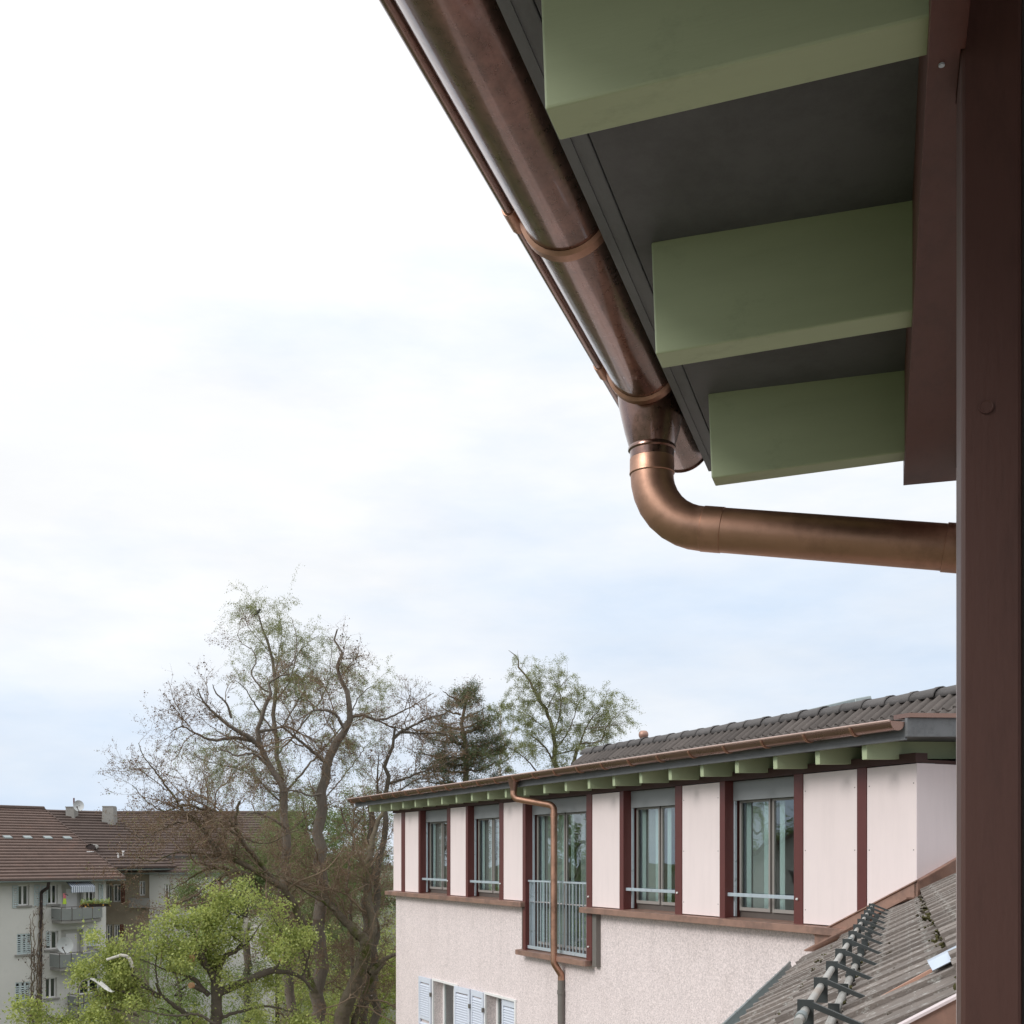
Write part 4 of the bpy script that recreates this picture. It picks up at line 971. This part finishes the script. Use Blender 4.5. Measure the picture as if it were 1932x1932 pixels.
# --- B: tall grey-trunked tree behind it
B_l = [limb(z2, [(1235, 3300), (1250, 2300), (1250, 1900), (1265, 1600), (1262, 1400), (1280, 1200), (1300, 1020), (1350, 920), (1400, 850), (1430, 770), (1432, 660), (1385, 580), (1360, 500), (1365, 400), (1345, 250)], 31.5, (0.198, 0.020)),
       limb(z2, [(1110, 3300), (1070, 2300), (1050, 1800), (1050, 1500), (1045, 1360), (1055, 1260), (1010, 1160), (950, 1060), (895, 950), (885, 870), (925, 760), (965, 660), (968, 580), (1010, 540), (1080, 500)], 30.5, (0.132, 0.020)),
       limb(z2, [(895, 950), (830, 900), (740, 850), (640, 770), (565, 690), (530, 620)], 30.5, (0.073, 0.013), -1),
       limb(z2, [(860, 925), (740, 905), (620, 920), (530, 885), (440, 840), (360, 880)], 30.5, (0.053, 0.008), -1),
       limb(z2, [(730, 790), (700, 700), (640, 640), (620, 590)], 30, (0.033, 0.010), -.5),
       limb(z2, [(890, 870), (960, 860), (1050, 840), (1140, 880), (1250, 940)], 30.5, (0.046, 0.013), .5),
       limb(z2, [(1420, 790), (1500, 770), (1600, 800), (1700, 770), (1800, 720), (1930, 640)], 31.5, (0.053, 0.008), 1),
       limb(z2, [(1400, 850), (1340, 760), (1250, 740), (1190, 760), (1140, 830)], 31, (0.046, 0.013), -1),
       limb(z2, [(1290, 1050), (1180, 960), (1070, 870), (1000, 810)], 31, (0.053, 0.013), -1),
       limb(z2, [(940, 1060), (860, 1000), (760, 1010), (680, 980), (600, 1000)], 30, (0.040, 0.008), -1),
       limb(z2, [(1265, 1240), (1200, 1250), (1100, 1220), (1000, 1230), (900, 1200)], 31, (0.033, 0.008), -1),
       limb(z2, [(1052, 1440), (960, 1380), (860, 1350), (780, 1390)], 30.3, (0.040, 0.010), -1),
       limb(z2, [(968, 640), (900, 600), (850, 520), (880, 440), (850, 380), (800, 350), (765, 290)], 30.5, (0.026, 0.007), 0),
       limb(z2, [(1050, 520), (1110, 420), (1120, 330), (1090, 200)], 30.5, (0.020, 0.007), 0)]
tree('bare_tree', 'tall leafless tree with a straight grey trunk and crooked top beside the white house', 'tree', foot(600, 31.5), B_l,
     [dict(per_m=3.2, ln=(.7, 2.8), ang=(30, 75), K=9, jit=.26, trop=.02, rk=.0115, k=5, tmin=.22, short=.6),
      dict(per_m=11.0, ln=(.35, 1.15), ang=(25, 70), K=5, jit=.28, trop=.03, rk=.008),
      dict(per_m=13.0, ln=(.12, .52), ang=(25, 65), K=3, jit=.25, trop=.02, rk=.009)],
     [dict(name='seed_clusters', m=leaf_brown, size=(.02, .045), n=[(3, 24000)], spread=.02), dict(name='dark_seeds', m=leaf_dark, size=(.04, .08), n=[(2, 2200)], spread=.06)], bark_grey, twig_m, 12)
# --- C: right trunks close to the house
C_l = [limb(z2, [(1500, 3300), (1520, 2400), (1535, 1900), (1560, 1600), (1560, 1350), (1530, 1250)], 33, (0.140, 0.070)),
       limb(z2, [(1560, 3300), (1580, 2200), (1590, 1900), (1620, 1620), (1650, 1420), (1640, 1280), (1655, 1130), (1680, 1000), (1690, 900), (1705, 840)], 32, (0.119, 0.028)),
       limb(z2, [(1692, 915), (1740, 870), (1820, 830), (1900, 790), (2000, 760), (2080, 690)], 32, (0.049, 0.010), .5),
       limb(z2, [(1750, 870), (1850, 880), (1950, 880), (2080, 900)], 32, (0.035, 0.010), .5),
       limb(z2, [(1660, 1180), (1760, 1150), (1860, 1110), (1960, 1080), (2100, 1000)], 32, (0.042, 0.010), .5),
       limb(z2, [(1650, 1290), (1720, 1230), (1790, 1180), (1900, 1120)], 32, (0.035, 0.010), .5),
       limb(z2, [(1600, 1250), (1600, 1100), (1610, 980)], 32.5, (0.035, 0.010), 0),
       limb(z2, [(1460, 3300), (1445, 2200), (1440, 1900), (1420, 1700), (1440, 1480), (1400, 1400), (1385, 1320)], 33, (0.056, 0.021), 0),
       limb(z2, [(1440, 1470), (1490, 1400), (1520, 1360)], 33, (0.035, 0.017), 0)]
tree('bare_tree', 'dark leafless tree with a broken pointed stub close to the house gable', 'tree', foot(690, 33), C_l,
     [dict(per_m=3.4, ln=(.6, 2.3), ang=(30, 75), K=8, jit=.28, trop=.05, rk=.010, k=5, tmin=.2, short=.72),
      dict(per_m=8.5, ln=(.35, 1.1), ang=(25, 70), K=5, jit=.28, trop=.03, rk=.008),
      dict(per_m=11.0, ln=(.12, .45), ang=(25, 65), K=3, jit=.25, trop=.02, rk=.009)],
     [dict(name='seed_clusters', m=leaf_brown, size=(.02, .045), n=[(3, 30000)], spread=.02), dict(name='blossom', m=petal_m, size=(.04, .07), n=[(1, 60)], spread=.2)], bark_dark, twig_m, 13)
# --- D: tall weeping birch rising behind
D_l = [limb(z2, [(1095, 3300), (1080, 2400), (1060, 1800), (1030, 1300), (1000, 900), (985, 600), (965, 400), (930, 270), (895, 180), (870, 125)], 37, (0.121, 0.007)),
       limb(z2, [(985, 600), (1010, 420), (1030, 270), (1010, 160)], 37, (0.022, 0.006)), limb(z2, [(960, 400), (900, 330), (840, 260), (805, 180)], 37, (0.017, 0.006)),
       limb(z2, [(990, 700), (1080, 560), (1130, 400), (1180, 350), (1240, 300)], 37, (0.028, 0.006), 1), limb(z2, [(1000, 900), (880, 720), (800, 600), (750, 560)], 37, (0.033, 0.006), -1),
       limb(z2, [(1010, 1000), (1160, 820), (1280, 640), (1320, 480), (1325, 330)], 37, (0.033, 0.006), 1), limb(z2, [(1020, 1150), (820, 960), (640, 860), (540, 780)], 37, (0.033, 0.006), -1),
       limb(z2, [(1030, 1250), (1250, 1000), (1420, 800), (1530, 620), (1620, 600)], 37, (0.039, 0.006), 1), limb(z2, [(1040, 1300), (800, 1100), (600, 1050), (480, 1000)], 37, (0.028, 0.006), -1),
       limb(z2, [(1040, 1500), (1300, 1250), (1500, 1000), (1620, 850)], 37, (0.033, 0.006), 1), limb(z2, [(1030, 850), (1120, 700), (1200, 560), (1240, 440)], 37, (0.028, 0.006))]
tree('weeping_birch', 'tall weeping birch with thin hanging green twigs behind the bare trees', 'tree', foot(530, 37), D_l,
     [dict(per_m=4.6, ln=(.8, 2.4), ang=(25, 70), K=7, jit=.2, trop=-.05, rk=.006, k=3, tmin=.25, short=.68),
      dict(per_m=10.5, ln=(.5, 1.9), ang=(20, 70), K=6, jit=.16, trop=-.32, rk=.004)],
     [dict(name='leaves', m=leaf_birch, size=(.02, .045), n=[(2, 130000), (1, 4000)], spread=.04, droop=.6)], bark_grey, twig_pale, 14)
# --- G: birch standing behind the roof
G_l = [limb(z4, [(1150, 1700), (1150, 1000), (1160, 760), (1150, 600), (1110, 470), (1060, 380), (1010, 300), (960, 200), (930, 140), (900, 120)], 42, (0.110, 0.006)),
       limb(z4, [(1165, 780), (1110, 670), (1060, 620), (1010, 580), (985, 500)], 42, (0.040, 0.006)), limb(z4, [(1260, 760), (1300, 640), (1350, 520), (1420, 430), (1460, 330)], 42, (0.040, 0.006), 1),
       limb(z4, [(1300, 640), (1420, 620), (1440, 560), (1510, 470), (1540, 440)], 42, (0.030, 0.006), 1), limb(z4, [(1150, 600), (1190, 450), (1180, 330), (1130, 230)], 42, (0.030, 0.006)),
       limb(z4, [(1060, 800), (1010, 740), (950, 690), (880, 650)], 41, (0.030, 0.006), -1), limb(z4, [(1110, 470), (1160, 360), (1220, 290), (1240, 270)], 42, (0.020, 0.006)),
       limb(z4, [(1160, 900), (1260, 740), (1280, 660)], 42, (0.050, 0.030)), limb(z4, [(1160, 680), (1240, 560), (1280, 430), (1290, 330)], 42, (.030, .006)), limb(z4, [(1110, 560), (1000, 470), (950, 430)], 42, (.02, .006)), limb(z4, [(1330, 560), (1470, 540), (1560, 520)], 42, (.02, .006)), limb(z4, [(1170, 700), (1330, 660), (1480, 600)], 42, (.03, .006)), limb(z4, [(1100, 460), (1040, 330), (960, 330), (930, 330)], 42, (0.015, 0.006))]
tree('birch_tree', 'airy birch with sparse young leaves standing alone behind the tiled roof', 'tree', foot(1044, 42), G_l,
     [dict(per_m=5.5, ln=(.6, 2.0), ang=(25, 65), K=6, jit=.2, trop=-.03, rk=.006, k=3, tmin=.15, short=.72),
      dict(per_m=6.0, ln=(.35, 1.2), ang=(25, 70), K=5, jit=.2, trop=-.30, rk=.005),
      dict(per_m=2.5, ln=(.2, .5), ang=(20, 60), K=3, jit=.2, trop=-.25, rk=.005)],
     [dict(name='leaves', m=leaf_birch, size=(.025, .05), n=[(2, 46000), (3, 30000)], spread=.05, droop=.5)], bark, twig_m, 15)
# --- I: slender birch between pine and birch
I_l = [limb(z4, [(840, 1400), (850, 800), (860, 600), (850, 450), (840, 400)], 44, (0.072, 0.006)), limb(z4, [(855, 700), (920, 580), (930, 450)], 44, (0.030, 0.006)), limb(z4, [(850, 760), (930, 690), (950, 600)], 44, (0.030, 0.006)), limb(z4, [(860, 640), (800, 560), (790, 480)], 44, (0.024, 0.006))]
tree('slender_birch', 'slender birch with faint leaf haze between the pine and the airy birch', 'tree', foot(945, 44), I_l,
     [dict(per_m=2.6, ln=(.6, 1.5), ang=(25, 65), K=6, jit=.2, trop=-.02, rk=.006, k=3, tmin=.3), dict(per_m=3.4, ln=(.35, 1.0), ang=(25, 70), K=5, jit=.2, trop=-.30, rk=.005)],
     [dict(name='leaves', m=leaf_birch, size=(.025, .05), n=[(2, 12000)], spread=.05, droop=.5)], birch_m, twig_m, 16)
# --- H: pine
H_l = [limb(z4, [(650, 2000), (650, 1000), (640, 700), (630, 450), (630, 380), (628, 280)], 39, (.13, .02))]
for (X, Y, X2, Y2) in ((630, 400, 608, 360), (630, 410, 655, 365), (632, 400, 540, 350), (632, 420, 720, 360), (634, 480, 520, 430), (634, 500, 770, 440), (636, 560, 470, 520), (636, 580, 800, 530), (640, 640, 430, 600), (640, 660, 840, 620), (642, 720, 380, 690), (642, 730, 880, 650), (645, 800, 400, 770), (645, 800, 850, 740), (640, 600, 800, 480), (640, 700, 870, 690), (645, 860, 390, 850), (645, 870, 890, 800), (640, 640, 480, 560), (638, 560, 760, 500), (642, 760, 500, 720), (642, 780, 800, 700), (645, 900, 560, 880), (645, 900, 760, 850)):
    H_l.append(limb(z4, [(X, Y), ((X + X2) / 2, (Y + Y2) / 2 + 10), (X2, Y2)], 39, (.045, .012), rnd.uniform(-1.6, 1.6)))
hr, hl = tree('pine_tree', 'dark pine with brown dry sprays behind the roof of the white house', 'tree', foot(872, 39), H_l,
     [dict(per_m=9.0, ln=(.3, .85), ang=(30, 75), K=6, jit=.2, trop=.02, rk=.007, k=4, tmin=.10, short=.72), dict(per_m=8.0, ln=(.2, .7), ang=(25, 65), K=3, jit=.2, trop=.10, rk=.007)],
     [dict(name='needles', m=needle_m, size=(.06, .12), n=[(2, 46000), (1, 6000)], spread=.06, droop=-.3, asp=.14), dict(name='dry_sprays', m=leaf_brown, size=(.025, .06), n=[(2, 17000)], spread=.15)], bark, twig_m, 17, K=10)
# --- E: fresh green pollarded birch in front
E_l = [limb(z3, [(680, 1650), (682, 1413), (690, 1280), (685, 1200), (690, 1110), (700, 1060), (715, 1000)], 24, (0.128, 0.080)),
       limb(z3, [(685, 1150), (650, 1070), (610, 1020), (590, 975)], 24, (0.088, 0.072), -.3), limb(z3, [(595, 985), (560, 975), (530, 995)], 23.7, (0.060, 0.056), -.35),
       limb(z3, [(592, 980), (600, 940), (570, 890), (560, 860)], 23.7, (0.056, 0.016)), limb(z3, [(570, 965), (520, 955), (470, 945)], 23.6, (0.024, 0.010)),
       limb(z3, [(700, 1040), (760, 970), (810, 950), (850, 900)], 24, (0.064, 0.040), .3), limb(z3, [(850, 910), (860, 840), (872, 780), (880, 730), (890, 650), (920, 560)], 24.2, (0.040, 0.010)),
       limb(z3, [(820, 950), (900, 880), (940, 820), (970, 770)], 24, (0.024, 0.008)),
       limb(z3, [(700, 1215), (760, 1190), (830, 1160), (900, 1130), (1000, 1085), (1045, 1070)], 24, (0.096, 0.072), .4), limb(z3, [(1040, 1075), (1085, 1030), (1100, 980), (1110, 940)], 24.4, (0.040, 0.028)),
       limb(z3, [(1045, 1075), (1150, 1085), (1230, 1120), (1300, 1200)], 24.4, (0.056, 0.024), .5),
       limb(z3, [(640, 1230), (590, 1180), (550, 1130), (510, 1115)], 24, (0.056, 0.040), -.3), limb(z3, [(600, 1200), (560, 1180), (528, 1167)], 23.7, (0.048, 0.044), -.3),
       limb(z3, [(600, 1450), (540, 1390), (470, 1330), (400, 1280), (330, 1215), (300, 1150)], 24, (0.072, 0.016), -.6),
       limb(z3, [(510, 1115), (440, 1090), (370, 1070), (300, 1040), (200, 1000)], 23.7, (0.024, 0.010), -.5),
       limb(z1, [(960, 1560), (945, 1490), (925, 1430), (880, 1412), (830, 1425), (768, 1445)], 22.85, (0.040, 0.026), -.2), limb(z1, [(1150, 1720), (1050, 1640), (960, 1560)], 23.5, (0.048, 0.040)),
       limb(z1, [(930, 1440), (860, 1400), (760, 1390), (680, 1375)], 23.2, (0.016, 0.006), -.3), limb(z1, [(1000, 1600), (880, 1560), (800, 1600), (720, 1620)], 23.4, (0.020, 0.006), -.5),
       limb(z1, [(960, 1700), (800, 1660), (700, 1700), (560, 1770), (470, 1760)], 23, (0.024, 0.006), -.6), limb(z1, [(1000, 1850), (800, 1800), (600, 1850), (420, 1880), (320, 1820)], 23, (0.024, 0.006), -.6),
       limb(z3, [(1110, 940), (1100, 830), (1050, 740), (1000, 640)], 24.4, (0.020, 0.006)), limb(z3, [(880, 730), (800, 700), (720, 760), (640, 840)], 24.2, (0.020, 0.006), -.5),
       limb(z3, [(560, 860), (500, 800), (420, 790), (330, 850)], 23.7, (0.016, 0.006), -.4), limb(z3, [(1230, 1120), (1270, 1000), (1300, 900), (1330, 870)], 24.8, (0.024, 0.006)),
       limb(z3, [(700, 1380), (850, 1330), (1000, 1300), (1150, 1330), (1280, 1400)], 24, (0.040, 0.010), .5), limb(z3, [(680, 1413), (560, 1350), (420, 1360), (250, 1330), (120, 1300)], 23.4, (0.032, 0.008), -.5),
       limb(z3, [(850, 900), (760, 820), (700, 740), (620, 690)], 24, (0.020, 0.006)), limb(z3, [(400, 1280), (280, 1200), (160, 1180), (60, 1240)], 23.5, (0.020, 0.006), -.5), limb(z3, [(330, 1215), (300, 1050), (320, 940), (380, 860)], 23.8, (0.020, 0.006), -.3)]
er, el = tree('green_birch', 'pollarded birch in bright spring leaf with sawn orange stubs in the foreground', 'tree', foot(408, 24), E_l,
     [dict(per_m=3.4, ln=(.4, 1.45), ang=(30, 80), K=7, jit=.25, trop=-.03, rk=.006, k=4, tmin=.12), dict(per_m=4.4, ln=(.25, .8), ang=(25, 70), K=5, jit=.22, trop=-.16, rk=.006), dict(per_m=2.5, ln=(.15, .4), ang=(25, 65), K=3, jit=.2, trop=-.15, rk=.006)],
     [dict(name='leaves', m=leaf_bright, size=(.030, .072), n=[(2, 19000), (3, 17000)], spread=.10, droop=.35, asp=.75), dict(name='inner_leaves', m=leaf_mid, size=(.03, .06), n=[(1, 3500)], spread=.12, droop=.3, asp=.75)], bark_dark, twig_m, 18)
E0 = Vector(foot(408, 24))
for (X, Y, d, r, dv) in ((522, 998, 23.28, .074, (-.45, -.85, -.15)), (524, 1168, 23.38, .058, (-.5, -.8, -.1)), (560, 968, 23.55, .045, (-.3, -.9, .3)), (1102, 1004, 24.28, .045, (.1, -.95, .1))):
    p = at(*z3(X, Y), d) - E0; q = Vector(dv).normalized()
    part('cut_face', MB().tube([p - q * .06, p + q * .02], r, 14), cut_m, er)
rngw = np.random.default_rng(5)
wb = [resample(*limb(z3, [(852, 905), (860, 840), (872, 780), (880, 735)], 24.16, (.056, .048)), 8, rngw, .0), resample(*limb(z1, [(950, 1500), (925, 1430), (880, 1412), (830, 1425), (766, 1446)], 22.75, (.040, .026), -.2), 8, rngw, 0), resample(*limb(z3, [(1088, 1010), (1100, 980), (1108, 950)], 24.38, (.045, .04)), 8, rngw, 0)]
npmesh('white_bark', [tubes(np.stack([b[0] for b in wb]), np.stack([b[1] for b in wb]), 9)], birch_m, er, foot(408, 24))
# --- soft green trees filling the background
def bushy(name, label, px, d, top, width, nleaf, seed, m=leaf_soft, low_=-3.2, sz=(.045, .10), bk_=bark_dark):
    base = foot(px, d); hgt = (1614 - top) / F * d; r_ = random.Random(seed); wd = width / F * d / 2
    ls = [([(base[0], base[1], 0), (base[0] + .2, base[1], CZ + low_), (base[0] + r_.uniform(-.4, .4), base[1], CZ + hgt)], [.22, .15, .015])]
    for i in range(16):
        t = i / 15; z0 = CZ + low_ + (hgt - low_) * t * .85; a = r_.uniform(0, 6.28); L = wd * (1.05 - .65 * t) * r_.uniform(.7, 1.1)
        ls.append(([(base[0], base[1], z0), (base[0] + math.cos(a) * L * .5, base[1] + math.sin(a) * L * .5, z0 + L * .28), (base[0] + math.cos(a) * L, base[1] + math.sin(a) * L, z0 + L * .38)], [.05, .03, .01]))
    return tree(name, label, 'tree', base, ls, [dict(per_m=3.0, ln=(.6, 2.2), ang=(30, 75), K=5, jit=.25, rk=.006, k=3), dict(per_m=4.5, ln=(.4, 1.1), ang=(25, 70), K=4, jit=.25, trop=-.1, rk=.005)],
                [dict(name='leaves', m=m, size=sz, n=[(2, int(nleaf * 2.6)), (1, nleaf // 2)], spread=.2, droop=.2)], bk_, twig_m, seed)
bushy('leafy_tree', 'soft green tree just behind the big grey trunk', 590, 46, 1500, 240, 15000, 31)
bushy('leafy_tree', 'soft green tree behind the long left boughs, before the white wall', 455, 50, 1590, 210, 13000, 32)
bushy('leafy_tree', 'green tree low down beside the house corner', 700, 41, 1745, 190, 13000, 33, leaf_bright, -9)
bushy('leafy_tree', 'low green tree between the mossy trunk and the foreground birch', 600, 33.5, 1780, 190, 9000, 34, leaf_bright, -8.5)
bushy('leafy_tree', 'dim green tree mass at the back, left of the house gable', 690, 62, 1490, 190, 15000, 36)
bushy('leafy_tree', 'dim green tree farthest back behind the straight grey trunk', 560, 72, 1520, 260, 16000, 37, leaf_soft, -6)
bushy('leafy_tree', 'dim low tree farthest back beyond the white wing', 640, 66, 1640, 240, 15000, 38, leaf_soft, -9)
bushy('leafy_tree', 'low leafy tree at the bottom between block and foreground birch', 330, 40, 1770, 260, 9000, 35, leaf_mid, -9)
# --- K: narrow dry climbing shrub on the block's front
K_l = [limb(z1, [(250 + dx, 2250), (255 + dx, 1700), (262 + dx * 1.1, 1300), (265 + dx * 1.6, 1080 + abs(dx))], 60.5, (.05, .012)) for dx in (-32, -16, 12, 30)]
tree('dry_shrub', 'narrow leafless brown shrub climbing beside the dark downpipe', 'shrub', foot(68, 60.5), K_l,
     [dict(per_m=3.2, ln=(.6, 1.7), ang=(12, 35), K=5, jit=.15, trop=.16, rk=.008, k=3, tmin=.05), dict(per_m=4.0, ln=(.2, .7), ang=(15, 45), K=3, jit=.2, trop=.1, rk=.008)],
     [dict(name='dry_leaves', m=leaf_dark, size=(.05, .12), n=[(2, 1200)], spread=.08)], bark, twig_m, 41)
# --- street lamp with curved white head
sl0 = at(*z1(600, 1600), 22.6)
lampo = thing('street_lamp', 'street lamp with a curved white head seen through the birch leaves', 'street lamp', (at(*z1(560, 1600), 22.6).x, 22.6, 0))
L0 = Vector(lampo.location)
pp = [at(*z1(560, 2300), 22.6) - L0, at(*z1(560, 1660), 22.6) - L0, at(*z1(590, 1600), 22.6) - L0, at(*z1(640, 1578), 22.6) - L0, at(*z1(670, 1576), 22.6) - L0]
pp[0].z = 0
part('pole', MB().tube(pp, [.035, .02, .012, .010, .010], 8), taupe, lampo, smooth=True)
hd = MB(); up = [z1(652, 1572), z1(690, 1582), z1(730, 1602), z1(770, 1632), z1(800, 1660), z1(818, 1674)]; dn = [z1(660, 1582), z1(690, 1596), z1(728, 1624), z1(762, 1652), z1(792, 1668), z1(816, 1676)]
for (ux, uy), (dx_, dy_) in zip(up, dn):
    a, b = at(ux, uy, 22.6) - L0, at(dx_, dy_, 22.6) - L0
    hd.v += [tuple(a), tuple(b + Vector((0, -.09, 0))), tuple(b + Vector((0, .09, 0)))]
for i in range(5):
    for j in range(3): hd.f.append((i * 3 + j, i * 3 + (j + 1) % 3, (i + 1) * 3 + (j + 1) % 3, (i + 1) * 3 + j))
hd.f += [(0, 1, 2), (15, 16, 17)]
part('lamp_head', hd, white_paint, lampo)
# --- bird on the topmost twigs
bp_ = at(*z2(880, 168), 36.8)
bird = MB().tube([(-.10, 0, -.12), (-.05, 0, -.05), (0, 0, .0), (.05, 0, .06), (.075, 0, .10), (.10, 0, .125), (.135, 0, .13), (.16, 0, .125)], [.008, .02, .045, .05, .036, .036, .02, .004], 10)
bo = part('bird', bird, dark_in, None, bp_, (0, 0, .4), smooth=True); tag(bo, 'small dark bird perched near the top of the weeping birch', 'bird')
# ================================================================== house and tree opposite, seen in the window glass
op = thing('gabled_house', 'white gabled house reflected in the attic window glass', 'house', (-32.2, 26, 0), R(63))
gm = MB(); W2, H2, HR = 5.5, 12.3, 14.6
gm.v += [(-W2, 0, 0), (W2, 0, 0), (W2, 0, H2), (0, 0, HR), (-W2, 0, H2), (-W2, 10, 0), (W2, 10, 0), (W2, 10, H2), (0, 10, HR), (-W2, 10, H2)]
gm.f += [(0, 1, 2, 3, 4), (5, 9, 8, 7, 6), (0, 4, 9, 5), (1, 6, 7, 2)]
part('wall', gm, white_wall, op)
rf = MB()
for s_ in (-1, 1):
    rf.hexa([(0, -.6, HR), (s_ * (W2 + .8), -.6, H2 - .46), (s_ * (W2 + .8), 10.6, H2 - .46), (0, 10.6, HR), (0, -.6, HR + .2), (s_ * (W2 + .8), -.6, H2 - .26), (s_ * (W2 + .8), 10.6, H2 - .26), (0, 10.6, HR + .2)])
part('roof', rf, old_tile, op)
part('window', MB().box(-.5, .5, -.05, .02, 9.4, 10.5).box(2.6, 3.1, -.05, .02, 11.2, 11.7), frame_dark, op)
base = (-38, 36, 0)
def refl_tree(base, seed, top, label):
    r_ = random.Random(seed); ls = [([base, (base[0], base[1], 6), (base[0], base[1], top)], [.3, .2, .03])]
    for i in range(12):
        z0 = 6 + (top - 6) * i / 12; a = r_.uniform(0, 6.28); L = 4 * (1 - .5 * i / 12)
        ls.append(([(base[0], base[1], z0), (base[0] + math.cos(a) * L * .5, base[1] + math.sin(a) * L * .5, z0 + L * .35), (base[0] + math.cos(a) * L, base[1] + math.sin(a) * L, z0 + L * .5)], [.07, .04, .01]))
    tree('garden_tree', label, 'tree', base, ls, [dict(per_m=1.8, ln=(.8, 2.2), ang=(30, 75), K=5, jit=.25, rk=.007, k=3), dict(per_m=2.5, ln=(.4, 1.1), ang=(25, 70), K=4, jit=.25, rk=.005)], [dict(name='leaves', m=leaf_mid, size=(.08, .16), n=[(2, 16000)], spread=.2)], bark, twig_m, seed)
refl_tree((-41.5, 37, 0), 51, 15.6, 'budding tree reflected above the gable roof, to its right')
refl_tree((-43, 32, 0), 52, 16.2, 'budding tree reflected above the gable roof, behind it')
refl_tree((-27, 38, 0), 53, 16.5, 'dense tree reflected in the french window beside the copper downpipe')
